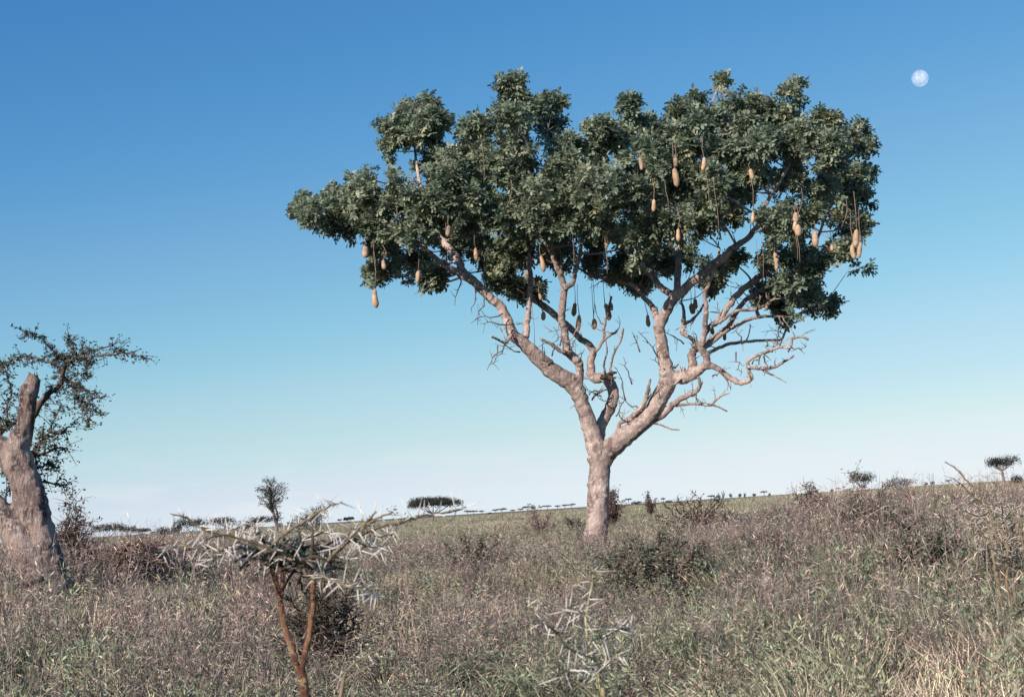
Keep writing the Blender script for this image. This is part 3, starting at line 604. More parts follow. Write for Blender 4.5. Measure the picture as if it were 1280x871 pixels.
def build_thorn_tree():
    Y = 4.6; b = P(381, 870, Y); z0 = gzf(b.x, b.y)
    root = thing('thorn_tree', (b.x, b.y, z0), 'small flat topped thorn tree with long white thorns on two reddish stems, nearest the camera', 'thorn tree')
    k = Y / F
    g = G(); pts = [Vector((b.x + .02, b.y, z0 - .08)), P(386, 930, Y), P(380.5, 864, Y), P(378, 842, Y)]
    g.tube(*catmull(pts, [.019, .017, .0135, .013], 6), 9, .06); link('trunk', g.mesh('trunk'), REDSTEM, root)
    for l in ([(378, 848, 12), (365.5, 814, 11.5), (354, 777, 10.5), (350, 747, 10), (344, 724, 9.5), (338, 706, 8), (333, 692, 6)],
              [(379, 848, 11), (379, 827, 10), (387, 794, 9.5), (390.5, 760, 9), (391, 734, 9.5), (387, 718, 9), (376, 704, 8)],
              [(351, 745, 7), (354, 730, 6.5), (352, 715, 5.5), (344, 700, 5)]):
        g = G(); p, r = catmull([P(x, y, Y) for x, y, _ in l], [q[2] * k * .37 for q in l], 6)
        p = [a + Vector((random.gauss(0, 1), random.gauss(0, 1), 0)) * .0015 for a in p]
        g.tube(p, r, 9, .08); link('stem', g.mesh('stem'), REDSTEM, root)
    br = [([(389, 724, 9), (367, 700, 10), (330, 687, 9), (290, 673, 7), (257, 662, 6), (233, 647, 4), (213, 642, 2.5)], 0, -.15),
          ([(330, 687, 6), (300, 684, 5), (262, 687, 5), (247, 685, 4.5), (223, 682, 4), (202, 689, 3)], -.05, .2),
          ([(352, 700, 6), (340, 684, 6), (360, 664, 6), (387, 647, 5.5), (410, 633, 5), (427, 628, 3)], 0, -.3),
          ([(392, 722, 9), (414, 697, 9), (434, 677, 8), (464, 652, 5.5), (491, 640, 3)], 0, -.1),
          ([(434, 678, 7), (471, 660, 6.5), (501, 652, 6.5), (527, 645, 6), (548, 642, 4.5), (570, 638, 5), (582, 634, 3)], -.05, .15),
          ([(395, 717, 7), (430, 703, 6), (450, 688, 5.5), (471, 672, 5), (490, 668, 3)], .05, .3),
          ([(397, 715, 5), (410, 723, 4.5), (434, 732, 4), (471, 742, 3)], -.1, -.5),
          ([(340, 705, 6), (315, 695, 5), (285, 690, 4), (262, 700, 3)], 0, .3),
          ([(335, 690, 5), (320, 668, 4.5), (318, 655, 3.5), (300, 650, 2.5)], .05, .35),
          ([(360, 702, 5), (372, 680, 4.5), (395, 668, 4), (420, 664, 3)], .1, .5),
          ([(300, 676, 5), (282, 684, 4), (268, 695, 3.5), (262, 708, 2.5)], -.1, -.25),
          ([(350, 690, 6), (330, 672, 5), (300, 664, 4), (275, 655, 3)], .15, .55),
          ([(380, 704, 6), (352, 690, 6), (318, 678, 5), (280, 668, 4), (255, 675, 3)], -.15, -.35),
          ([(440, 674, 4.5), (452, 680, 4), (470, 684, 3), (486, 680, 2)], .05, .2),
          ([(400, 708, 6), (420, 690, 6), (446, 664, 5), (470, 640, 3.5)], -.1, -.4)]
    mats = [DARKSTEM if i in (7, 9, 11) else YELSTEM for i in range(len(br))]
    thorny(root, br, Y, .064, .019, YELSTEM, leafy=.3, mats=mats)
    g = G()                                                             # dark crowded middle of short shoots
    lf = []
    for _ in range(60):
        x = random.gauss(362, 22); y = 694 + (x - 350) * .22 + random.gauss(0, 8); a = P(x, y, Y + random.gauss(.05, .12))
        d = Vector((random.gauss(0, 1), random.gauss(0, .8), random.gauss(.1, .35))).normalized() * random.uniform(.05, .13)
        g.tube([a, a + d * .5 + Vector((0, 0, .006)), a + d], [.006, .005, .003], 5)
        for s in np.linspace(0, 1, 9): lf.append(a + d * s + Vector((random.gauss(0, .012), random.gauss(0, .012), random.gauss(0, .012))))
    o = link('shoots', g.mesh('shoots'), DARKSTEM, root)
    v, f, lc = leaf_cards(np.array([tuple(q) for q in lf]), .011)
    link('foliage', mesh_np('foliage', v, [f], {'lc': lc}), ACACIALEAF, root)
    # thorn sapling
    Y = 4.3; b = P(752, 905, Y)
    r2 = thing('thorn_sapling', (b.x, b.y, gzf(b.x, b.y)), 'slim yellow stemmed thorn sapling low in the grass in front of the sausage tree', 'thorn sapling')
    g0 = P(754, 880, Y); q = F / Y
    down = gzf(b.x, b.y)
    g = G(); g.tube([Vector((b.x, b.y, down - .05)), P(758, 930, Y), P(754, 870, Y), P(750, 842, Y)], [.009, .008, .0075, .007], 8, .1); link('stem', g.mesh('stem'), SAPSTEM, r2)
    thorny(r2, [([(752, 850, 6), (745, 828, 6), (740, 812, 5.5), (732.5, 787, 5), (735, 755, 4.5), (739, 735, 4), (741, 718, 3), (740, 704, 2)], 0, .15),
                ([(742, 822, 4.5), (720, 815, 4.5), (707, 806, 4.5), (695, 790, 4.5), (680, 777, 4), (660, 757, 2.5)], 0, -.2),
                ([(738, 800, 3.5), (755, 795, 3), (775, 786, 2.5), (790, 787, 2)], 0, .3), ([(746, 830, 4), (730, 834, 3), (715, 836, 2.5), (700, 846, 2)], 0, -.2),
                ([(733, 770, 3.5), (720, 765, 3), (708, 762, 2)], 0, .25), ([(750, 842, 3.5), (765, 822, 3), (778, 818, 2)], 0, -.2)], Y, .060, .026, SAPSTEM, leafy=.6)
    # a single thorny twig
    Y = 4.4; b = P(424, 895, Y)
    r3 = thing('thorn_twig', (b.x, b.y, gzf(b.x, b.y)), 'short curved thorny twig rising from the grass, right of the two reddish stems', 'thorn twig')
    g = G(); g.tube([Vector((b.x, b.y, gzf(b.x, b.y) - .05)), P(424, 920, Y), P(425, 875, Y), P(429, 850, Y)], [.007, .006, .0055, .005], 8, .1); link('stem', g.mesh('stem'), YELSTEM, r3)
    thorny(r3, [([(428, 855, 5), (434, 838, 5), (447, 826, 5), (462, 817, 4.5), (477, 810, 4), (484, 798, 3)], 0, 0)], Y, .045, .024, YELSTEM)
    # the pale thorn shrub at the right edge
    Y = 14.0; b = P(1262, 720, Y); z0 = gzf(b.x, b.y)
    r4 = thing('thorn_shrub', (b.x, b.y, z0), 'pale thorn shrub with an arching thorny branch against the sky at the right edge', 'thorn shrub')
    base = P(1258, 760, Y); k = Y / F
    g = G()
    for dx in (-8, 6, 0): g.tube([Vector((b.x + dx * k, b.y, z0 - .05)), P(1258 + dx * 1.5, 725 + dx, Y + dx * .01), P(1262 + dx * 3, 690 + dx, Y)], [.018, .015, .010], 8, .1)
    link('stem', g.mesh('stem'), YELSTEM, r4)
    brs = [([(1262, 690, 5), (1248, 655, 5), (1230, 630, 5), (1217, 612, 4.5), (1205, 597, 4), (1194, 585, 3), (1181, 577, 2)], 0, 0),
           ([(1262, 690, 4), (1272, 660, 4), (1262, 636, 3.5), (1248, 622, 3), (1236, 610, 2)], .2, .4), ([(1230, 630, 3.5), (1214, 618, 3), (1202, 606, 2.5), (1190, 597, 1.5)], 0, -.2),
           ([(1280, 690, 5), (1276, 650, 4), (1282, 620, 3), (1278, 605, 2)], -.2, -.4), ([(1255, 680, 4), (1240, 672, 3.5), (1226, 662, 3), (1210, 656, 2)], .1, .2), ([(1262, 690, 4), (1250, 668, 3.5), (1244, 640, 3), (1220, 632, 2)], .3, .7),
           ([(1262, 690, 4), (1240, 686, 3), (1222, 690, 2)], -.2, -.4), ([(1270, 690, 4), (1290, 660, 3), (1300, 620, 2)], 0, .2), ([(1250, 660, 3.5), (1262, 640, 3), (1278, 632, 2)], -.2, -.5), ([(1236, 640, 3), (1222, 645, 2.5), (1206, 638, 1.6)], -.1, -.5)]
    for _ in range(16):                                                # the tangle of side branches
        x0, y0 = random.uniform(1225, 1275), random.uniform(640, 690); a = random.uniform(-2.6, -.5); ln = random.uniform(25, 52); d = random.uniform(-.7, .9)
        pts = [(x0 + math.cos(a) * ln * t + random.gauss(0, 2), y0 + math.sin(a) * ln * t * .8 + random.gauss(0, 2), 4 - 2.4 * t) for t in (0, .35, .7, 1)]
        brs.append(([(1262 + random.uniform(-6, 6), 700, 4)] + pts, d * .5, d))
    thorny(r4, brs, Y, .066, .026, YELSTEM, leafy=.5)
build_thorn_tree()

# ------------------------------------------------------------------ bushes
FOOT = []
def bush(name, label, cat, x0, x1, top, Y, mat, n_leaf, leaf, stems=14, stemmat=None, droop=.3, fan=1.0, hide=10, flat=False, group=None, twigs=5, thick=1.0):
    """a shrub whose stems fan up from one crown; leaves sit along the outer twigs"""
    xm = (x0 + x1) / 2; k = Y / F; W = (x1 - x0) * k * .5
    c = P(xm, hy(xm), Y); z0 = gzf(c.x, c.y); H = max(P(xm, top, Y).z - z0, .3)
    root = thing(name, (c.x, c.y, z0), label, cat, group); FOOT.append((c.x, c.y, W))
    g = G(); lf = []
    for s in range(stems):
        a = random.uniform(0, 6.283); q = random.random() ** .6
        ex, ey = math.cos(a) * W * q * fan, math.sin(a) * W * q * fan * .9
        hz = H * random.uniform(.4, 1.05) * (1 - .35 * q * q) * (1.18 if random.random() < .12 else 1)
        p0 = Vector((c.x + ex * .08, c.y + ey * .08, z0 - .05)); p3 = Vector((c.x + ex, c.y + ey, z0 + hz))
        p1 = p0.lerp(p3, .35) + Vector((0, 0, hz * .12)); p2 = p0.lerp(p3, .7) + Vector((0, 0, hz * .1))
        pts, rad = catmull([p0, p1, p2, p3], [.018 * thick, .014 * thick, .009 * thick, .004 * thick], 4)
        pts = [p + Vector((random.gauss(0, .02), random.gauss(0, .02), random.gauss(0, .015))) * (i > 0) * min(H, 1.5) for i, p in enumerate(pts)]
        g.tube(pts, rad, 5)
        for i in range(4, len(pts)):
            for _ in range(max(1, twigs // 2)):
                d = Vector((random.gauss(ex / W * .4, .6), random.gauss(ey / W * .4, .6), random.gauss(.35, .45))).normalized() * random.uniform(.1, .3) * max(W, H) * .7
                e = pts[i] + d
                g.tube([pts[i], pts[i].lerp(e, .5) + Vector((0, 0, .02)), e], [.006 * thick, .005 * thick, .003 * thick], 4)
                for t in np.linspace(.25, 1, 6): lf.append(pts[i].lerp(e, float(t)))
    link('stems', g.mesh('stems'), stemmat or DRY, root)
    if n_leaf:
        lf = np.array([tuple(q) for q in lf]); idx = rng.integers(0, len(lf), n_leaf)
        C = lf[idx] + rng.normal(0, leaf * 1.1, (n_leaf, 3))
        C = C[C[:, 2] > gz(C[:, 0], C[:, 1])]
        v, f, lc = leaf_cards(C, leaf, .8)
        link('foliage', mesh_np('foliage', v, [f], {'lc': lc}), mat, root)
    return root
bush('leafy_bush', 'broad leafy green bush just right of the sausage tree base', 'bush', 744, 890, 668, 21, BUSHLEAF, 9000, .024, 64, twigs=6)
bush('bare_shrub', 'dark bare shrub with wide spreading twigs, alone on the plain right of the trunk', 'shrub', 818, 912, 614, 48, REDLEAF, 500, .045, 30, DARKSTEM, fan=1.1, thick=1.7)
bush('bush', 'round reddish bush half hidden behind the sausage tree trunk', 'bush', 750, 779, 610, 75, REDLEAF, 2600, .06, 18, thick=1.5)
bush('bush', 'small dark bush on the plain between the trunk and the bare shrub', 'bush', 804, 821, 618, 140, REDLEAF, 700, .10, 10, thick=2)
bush('twiggy_shrub', 'low grey twiggy shrub on the plain left of the sausage tree trunk', 'shrub', 640, 702, 634, 58, PINKLEAF, 700, .04, 22, twigs=4)
bush('twiggy_shrub', 'small sparse shrub touching the left side of the sausage tree trunk', 'shrub', 700, 735, 641, 70, BUSHLEAF, 1000, .045, 14, thick=1.3)
bush('pink_shrub', 'pale pinkish dry shrub right of the bare shrub, below the horizon trees', 'shrub', 990, 1034, 606, 44, PINKLEAF, 4200, .036, 30, twigs=7)
bush('leafy_bush', 'big olive bush rising to the horizon in front of a flat topped tree', 'bush', 1034, 1130, 611, 24, BUSHLEAF, 7500, .028, 54, twigs=6)
bush('twiggy_shrub', 'upright twiggy shrub under the ragged flat topped tree on the right', 'shrub', 1108, 1150, 609, 40, PINKLEAF, 2000, .035, 20)
bush('dark_bush', 'dark tangled bush right behind the snapped acacia trunk', 'bush', 58, 128, 634, 30, REDLEAF, 5000, .035, 38, DARKSTEM, twigs=6)
bush('dark_bush', 'dark green bush in shade below the thorn tree', 'bush', 345, 455, 714, 15, BUSHLEAF, 2000, .016, 44, DARKSTEM, twigs=6)
bush('dark_bush', 'dark scrubby bush low at the right edge below the pale thorn shrub', 'bush', 1212, 1284, 676, 16, BUSHLEAF, 3000, .02, 30, DARKSTEM, twigs=6)
bush('leafy_bush', 'green leafy bush in the tall grass right of centre', 'bush', 1075, 1205, 652, 18, BUSHLEAF, 6500, .022, 56, twigs=6)
bush('leafy_bush', 'small green bush left of the big leafy bush by the trunk', 'bush', 548, 640, 668, 26, BUSHLEAF, 3200, .026, 36, twigs=6)
bush('leafy_bush', 'low green bush in the open grass right of the leafy bush by the trunk', 'bush', 900, 995, 662, 23, BUSHLEAF, 4500, .026, 44, twigs=6)
def brush_heap():
    Y = 25; c = P(170, 700, Y); z0 = gzf(c.x, c.y); k = Y / F
    root = thing('brush_pile', (c.x, c.y, z0), 'wide heap of tangled dead brown branches between the snapped trunk and the thorn tree', 'brush pile')
    g = G()
    for _ in range(520):
        x = random.uniform(-1, 1); h = 1.12 * (1 - abs(x) ** 2.2) ; W = 92 * k
        a = Vector((c.x + x * W, c.y + random.uniform(-.7, .7), z0 + random.uniform(.02, max(h, .06))))
        d = Vector((random.gauss(0, 1), random.gauss(0, .7), random.gauss(.05, .4))).normalized() * random.uniform(.2, .7)
        q = a + d
        if q.z < z0: q.z = z0 + .03
        if q.z > z0 + h + .12: q.z = z0 + h + random.uniform(-.1, .1)
        m = a.lerp(q, .5) + Vector((random.gauss(0, .05), random.gauss(0, .05), random.gauss(.03, .05)))
        g.tube([a, m, q], [.011, .009, .004], 4)
    link('branches', g.mesh('branches'), plain('brush_wood', (0.22, .145, .11), .9, .1), root)
    C = rng.uniform(-1, 1, 6000); hh = 1.1 * (1 - np.abs(C) ** 2.2)
    pts = np.stack([c.x + C * 92 * k, c.y + rng.uniform(-.7, .7, 6000), z0 + rng.uniform(0, 1, 6000) * hh], 1)
    v, f, lc = leaf_cards(pts, .035); link('foliage', mesh_np('foliage', v, [f], {'lc': lc}), REDLEAF, root)
brush_heap()

# ------------------------------------------------------------------ trees along the horizon
FARBARK = plain('far_bark', (0.20, 0.15, 0.13), .9, .1)
def umbrella(label, x, top, width, Y, thick=.25, pads=5, lean=0.0, dens=1.0, name='acacia_tree', group='acacia trees along the horizon', tall=False, ragged=False, dome=0.0, tk=1.0, fk=.5, bx=None):
    k = Y / F; bx = x if bx is None else bx
    c = P(bx, hy(bx), Y); z0 = gzf(c.x, c.y); tp = P(x, top, Y); H = tp.z - z0; W = width * k * .5; th = H * thick
    root = thing(name, (c.x, c.y, z0), label, 'tree', group)
    g = G(); base = Vector((c.x, c.y, z0 - .3)); fork = Vector((c.x + (tp.x - c.x) * .5, c.y, z0 + (H - th) * fk))
    tr = max(.022 * H, .6 * k) * tk
    g.tube(*catmull([base, base.lerp(fork, .5) + Vector((random.gauss(0, .02) * H, 0, 0)), fork], [tr * 1.25, tr, tr * .85], 4), 7)
    lf = []; size = max(.9 * k, .018 * H)
    for i in range(pads):
        u = (i + .5) / pads * 2 - 1 if pads > 1 else 0
        px_ = tp.x + u * W * .72 + random.gauss(0, .05) * W; py_ = c.y + random.uniform(-.6, .6) * W
        hz = z0 + H - th * (.55 + (.5 if ragged else .22) * random.random()) - dome * th * u * u
        e = Vector((px_, py_, hz)); m = fork.lerp(e, .55) + Vector((0, 0, -.04 * H))
        g.tube(*catmull([fork, m, e], [tr * .6, tr * .42, tr * .2], 4), 5)
        rw = W * random.uniform(.36, .5) if pads > 1 else W
        n = int(dens * 620 * max(.5, (rw / k / 14)) ** 1.3) + 25
        a = rng.uniform(0, 2 * math.pi, n); q = rng.random(n) ** .55
        z = rng.normal(0, .26, n) * th * (1 if tall else .8) + (1 - q ** 2) * th * .22
        lf.append(np.stack([px_ + np.cos(a) * q * rw, py_ + np.sin(a) * q * rw, hz + z], 1))
        for _ in range(4):
            d = Vector((random.gauss(0, .5) * rw, random.gauss(0, .5) * rw, random.uniform(0, .5) * th))
            g.tube([m.lerp(e, .5), e + d], [tr * .22, tr * .1], 4)
    link('trunk', g.mesh('trunk'), FARBARK, root)
    lf = np.concatenate(lf); lf = lf[lf[:, 2] < z0 + H + .03 * H]
    v, f, lc = leaf_cards(lf, size, 1.0)
    link('crown', mesh_np('crown', v, [f], {'lc': lc}), FARLEAF, root)
umbrella('flat topped acacia with a broad dark crown, first right of the dark bush', 137, 653, 46, 380, .45, 5)
umbrella('low spreading acacia just right of the broad flat topped one on the left', 177, 660, 28, 480, .35, 4)
umbrella('small rounded acacia, second left of the thorn tree tips', 205, 657, 26, 420, .7, 4, dome=.4)
umbrella('shady flat topped acacia behind the left tips of the thorn tree', 239, 646, 40, 330, .45, 5)
umbrella('flat topped acacia behind the thorn tree, left of a sparse small tree', 276, 645, 34, 330, .4, 5)
umbrella('sparse small tree between two flat topped acacias behind the thorn tree', 298, 649, 18, 330, .6, 3, dens=.4, ragged=True)
umbrella('flat topped acacia just left of the tall slender tree', 325, 645, 32, 340, .4, 5)
umbrella('dense bushy tree with an uneven crown behind the thorn tree', 386, 633, 44, 260, .75, 6, ragged=True, dome=.5)
umbrella('narrow dark tree rising above the bushy tree behind the thorn tree', 399, 629, 22, 300, .6, 3, dome=.3)
umbrella('tiny flat acacia left of the broad umbrella acacia', 436, 646, 14, 700, .4, 3)
umbrella('thin flat acacia close beside the broad crown of the flat topped one on the left', 160, 657, 22, 420, .4, 3)
umbrella('small shrubby acacia just left of the shady flat topped acacia', 221, 655, 18, 420, .6, 3)
umbrella('low dark acacia squeezed between the sparse small tree and a flat topped one', 310, 653, 14, 400, .6, 3)
umbrella('broad umbrella acacia with a wide flat crown on the plain left of the trunk', 541, 620, 72, 330, .34, 7, dens=2.0, tk=1.8, dome=.3)
umbrella('flat topped acacia with a pale trunk at the right edge of the plain', 1252, 569, 46, 190, .30, 7, dens=1.1, tk=1.7, fk=.85)
umbrella('low dark tree beside the pale trunked acacia at the right edge', 1270, 591, 18, 230, .6, 3, dome=.3)
umbrella('flat topped acacia showing above the big olive bush', 1077, 589, 38, 150, .33, 6, tk=1.5, fk=.75)
umbrella('ragged flat topped thorn tree with open branches right of the big olive bush', 1124, 595, 42, 130, .30, 8, ragged=True, dens=.3, tk=1.6)
# the tall slender tree: a rounded feathery crown on a thin double trunk
def slender():
    Y = 150; k = Y / F; c = P(348, hy(348), Y); z0 = gzf(c.x, c.y)
    root = thing('slender_tree', (c.x, c.y, z0), 'tall slender tree with a feathery crown on a thin leaning trunk above the thorn tree', 'tree', 'acacia trees along the horizon')
    g = G(); lf = []
    def at(x, y, d=0): return P(x, y, Y + d)
    main = [Vector((c.x, c.y, z0 - .2)), at(345, 655), at(342, 640), at(339, 625), at(339, 606)]
    g.tube(*catmull(main, [.15, .13, .11, .08, .03], 5), 7)
    g.tube(*catmull([at(346, 655), at(347, 642), at(342, 628), at(345, 612)], [.1, .09, .06, .03], 5), 6)
    for _ in range(62):
        a = random.uniform(0, 6.283); q = random.random() ** .5
        x = 339 + math.cos(a) * 22 * q; y = 616 + math.sin(a) * 20 * q
        if y > 630 and abs(x - 339) > 14: continue
        e = at(x, y, random.uniform(-1.4, 1.4)); s = at(339.5, min(640, y + random.uniform(6, 20)))
        pts, rad = catmull([s, s.lerp(e, .5) + Vector((0, 0, .15)), e], [.035, .025, .012], 4); g.tube(pts, rad, 4)
        for p in pts[3:]:
            for _ in range(6): lf.append(p + Vector((random.gauss(0, .14), random.gauss(0, .14), random.gauss(0, .12))))
    for _ in range(9):
        e = at(random.uniform(340, 352), random.uniform(636, 650), random.uniform(-.6, .6)); s = at(345, 650)
        for t in np.linspace(.3, 1, 4):
            for _ in range(10): lf.append(s.lerp(e, float(t)) + Vector((random.gauss(0, .15), random.gauss(0, .15), random.gauss(0, .13))))
    link('trunk', g.mesh('trunk'), FARBARK, root)
    v, f, lc = leaf_cards(np.array([tuple(p) for p in lf]), .085); link('crown', mesh_np('crown', v, [f], {'lc': lc}), FARLEAF, root)
slender()
# very small trees on the skyline
def tiny(x, top, width, Y, label, group, round_=False):
    k = Y / F; c = P(x, hy(x), Y); z0 = gzf(c.x, c.y); H = P(x, top, Y).z - z0; W = width * k * .5
    g = G(); g.tube([(c.x, c.y, z0 - .3), (c.x + .1, c.y, z0 + H * .5), (c.x, c.y, z0 + H * .8)], [.3 * k + .05, .28 * k + .05, .2 * k], 5)
    n = int(20 + width * (16 if round_ else 9)); a = rng.uniform(0, 6.283, n); q = rng.random(n) ** .55
    th = H * (.36 if round_ else .13); zc = z0 + H * (.66 if round_ else .84)
    C = np.stack([c.x + np.cos(a) * q * W, c.y + np.sin(a) * q * W, zc + rng.normal(0, .5, n) * th * np.sqrt(1.05 - q * q)], 1)
    v, f, lc = leaf_cards(C, max(.9 * k, .1), 1.0)
    root = thing('acacia_tree', (c.x, c.y, z0), label, 'tree', group)
    link('trunk', g.mesh('trunk'), FARBARK, root)
    link('crown', mesh_np('crown', v, [f], {'lc': lc}), FARLEAF, root)
grpL = 'tiny acacia trees on the skyline left of the trunk'; labL = 'tiny flat acacia on the skyline between the umbrella acacia and the sausage tree trunk'
for x, top, wd, rd in [(584, 637.5, 10, 0), (592, 637.5, 12, 0), (602, 637.5, 7, 0), (612, 640, 5, 1), (619, 636, 8, 0), (627, 635, 14, 0), (641, 636.5, 7, 0), (651, 635, 8, 0), (659, 632, 13, 0), (667, 630.5, 6, 1), (676, 632, 6, 0), (684, 631, 11, 0), (697, 631, 8, 0), (706, 630, 7, 0), (714, 629, 12, 0)]:
    tiny(x, top, wd, 900, labL, grpL, rd)
grpR = 'tiny acacia trees on the skyline right of the trunk'; labR = 'tiny dark tree on the skyline between the trunk and the flat topped trees at right'
for x, top, wd, rd in [(786, 622, 9, 0), (796, 626, 14, 1), (829, 622, 6, 0), (836, 625, 9, 1), (889, 618.5, 9, 0), (898, 617.5, 6, 1), (913.5, 616, 4, 1), (925, 616, 4, 1), (931, 616, 3, 1), (943, 615.5, 4, 1), (955, 613, 9, 0), (962, 616, 3, 1), (1040, 611, 4, 1), (1048, 609, 7, 0), (1060, 611, 4, 1)]:
    tiny(x, top, wd, 900, labR, grpR, rd)
grpE = 'tiny acacia trees on the skyline at far right'; labE = 'tiny dark tree on the skyline between the ragged flat topped tree and the thorn shrub'
for x, top, wd, rd in [(1158, 602, 4, 1), (1166, 600, 5, 1), (1186, 599, 8, 0)]:
    tiny(x, top, wd, 900, labE, grpE, rd)
grpW = 'tiny acacia trees at far left'
for x, top, wd, rd, lb in [(192, 664, 9, 0, 'tiny flat acacia between two small trees on the left skyline'), (256, 656, 10, 1, 'tiny dark tree between the two flat topped acacias behind the thorn tree'), (350, 652, 9, 1, 'tiny dark tree at the foot of the tall slender tree'), (363, 650, 10, 1, 'tiny dark tree left of the dense bushy tree'), (425, 648, 6, 0, 'tiny flat acacia just right of the narrow dark tree'), (108, 663, 12, 1, 'tiny dark tree touching the dark tangled bush on the left skyline')]:
    tiny(x, top, wd, 600, lb, grpW, rd)

# ------------------------------------------------------------------ the moon
def build_moon():
    d = ray(1150, 98).normalized(); D = 9000.0; c = CAM + d * D; r = D * 10.0 / F
    bm = bmesh.new(); bmesh.ops.create_icosphere(bm, subdivisions=5, radius=r)
    me = bpy.data.meshes.new('moon'); bm.to_mesh(me); bm.free()
    me.polygons.foreach_set('use_smooth', [True] * len(me.polygons))
    m = bpy.data.materials.new('moon_surface'); m.use_nodes = True; t = m.node_tree; t.nodes.clear()
    o_ = t.nodes.new('ShaderNodeOutputMaterial'); ad = t.nodes.new('ShaderNodeAddShader'); tr = t.nodes.new('ShaderNodeBsdfTransparent'); df = t.nodes.new('ShaderNodeBsdfDiffuse')
    n = noise_tex(t, 0.022, 3, .5); rp = ramp(t, [(.40, (.12, .12, .125)), (.58, (.235, .22, .205))])
    t.links.new(n.outputs['Fac'], rp.inputs['Fac']); t.links.new(rp.outputs['Color'], df.inputs['Color'])
    tr.inputs['Color'].default_value = (.9, .9, .9, 1)
    t.links.new(tr.outputs[0], ad.inputs[0]); t.links.new(df.outputs[0], ad.inputs[1]); t.links.new(ad.outputs[0], o_.inputs['Surface'])
    o = link('moon', me, m); o.location = c
    tag(o, 'pale nearly full moon high in the blue sky at right', 'moon')
build_moon()

# ------------------------------------------------------------------ grass and weeds
TUFTS = {}
def tuft(name, blades, mat):
    V, Fq, Ft, bc = [], [], [], []
    for (pts, wid, c) in blades:
        pts = np.array(pts); t = unit(np.gradient(pts, axis=0)); ref = unit(rng.normal(size=3))
        s = unit(np.cross(t, ref[None, :])); b = len(V); n = len(pts)
        for i in range(n):
            V.append(pts[i] - s[i] * wid[i] / 2); V.append(pts[i] + s[i] * wid[i] / 2); bc += [c, c]
        for i in range(n - 1): Fq.append((b + 2 * i, b + 2 * i + 1, b + 2 * i + 3, b + 2 * i + 2))
    me = mesh_np(name, np.array(V), [np.array(Fq)], {'bc': bc}); me.materials.append(mat)
    return bpy.data.objects.new(name, me)
def grass_blades(n, h, spread, wd, lean):
    B = []
    for _ in range(n):
        a = rng.uniform(0, 6.283); r = spread * rng.random() ** .6; az = a + rng.normal(0, .7); hh = h * rng.uniform(.45, 1.1); le = lean * rng.uniform(.2, 1.3)
        t = np.array([0, .35, .7, 1.0]); d = np.array([math.cos(az), math.sin(az)])
        p = np.stack([math.cos(a) * r + d[0] * le * hh * t ** 2, math.sin(a) * r + d[1] * le * hh * t ** 2, hh * t * (1 - .22 * le * t)], 1)
        B.append((p, wd * rng.uniform(.7, 1.3) * np.array([.9, 1, .7, .12]), rng.random()))
    return B
def weed_blades(n, h, spread, wd, leaf):
    B = []
    for _ in range(n):
        a = rng.uniform(0, 6.283); r = spread * rng.random() ** .5; hh = h * rng.uniform(.55, 1.1); le = rng.uniform(.02, .4); az = rng.uniform(0, 6.283)
        t = np.linspace(0, 1, 5)
        p = np.stack([math.cos(a) * r + math.cos(az) * le * hh * t ** 1.5, math.sin(a) * r + math.sin(az) * le * hh * t ** 1.5, hh * t], 1) + rng.normal(0, .008, (5, 3))
        c = rng.random(); B.append((p, wd * np.linspace(1, .4, 5), c * .6))
        for _ in range(9 if leaf else 8):
            s = rng.uniform(.3, 1); q = p[0] + 0; i = s * 4; k = min(int(i), 3); q = p[k] * (1 - (i - k)) + p[k + 1] * (i - k)
            d = unit(np.array([rng.normal(), rng.normal(), rng.normal(.7, .4)])) * (rng.uniform(.03, .07) if leaf else rng.uniform(.06, .17))
            if leaf: B.append((np.array([q, q + d * .5, q + d]), np.array([.003, rng.uniform(.010, .019), .003]), .4 + .6 * rng.random()))
            else:
                B.append((np.array([q, q + d * .5, q + d]), wd * np.array([.6, .5, .3]), c * .6))
                B.append((np.array([q + d * .8, q + d * 1.0, q + d * 1.2]), np.array([.002, .0055, .0015]), .5 + .5 * rng.random()))
    return B
def stuff_mat(name):
    m, t, b = newmat(name, .75, .15)
    a = t.nodes.new('ShaderNodeAttribute'); a.attribute_type = 'INSTANCER'; a.attribute_name = 'tint'
    c = t.nodes.new('ShaderNodeAttribute'); c.attribute_name = 'bc'
    r = ramp(t, [(0, (.22, .20, .23)), (.42, (.95, .95, .95)), (.8, (2.1, 2.03, 1.87)), (1, (3.2, 3.05, 2.8))])
    mx = t.nodes.new('ShaderNodeMix'); mx.data_type = 'RGBA'; mx.blend_type = 'MULTIPLY'; mx.inputs['Factor'].default_value = 1
    t.links.new(c.outputs['Fac'], r.inputs['Fac']); t.links.new(a.outputs['Color'], mx.inputs['A']); t.links.new(r.outputs['Color'], mx.inputs['B'])
    t.links.new(mx.outputs['Result'], b.inputs['Base Color'])
    return m
GM = stuff_mat('grass_blade')
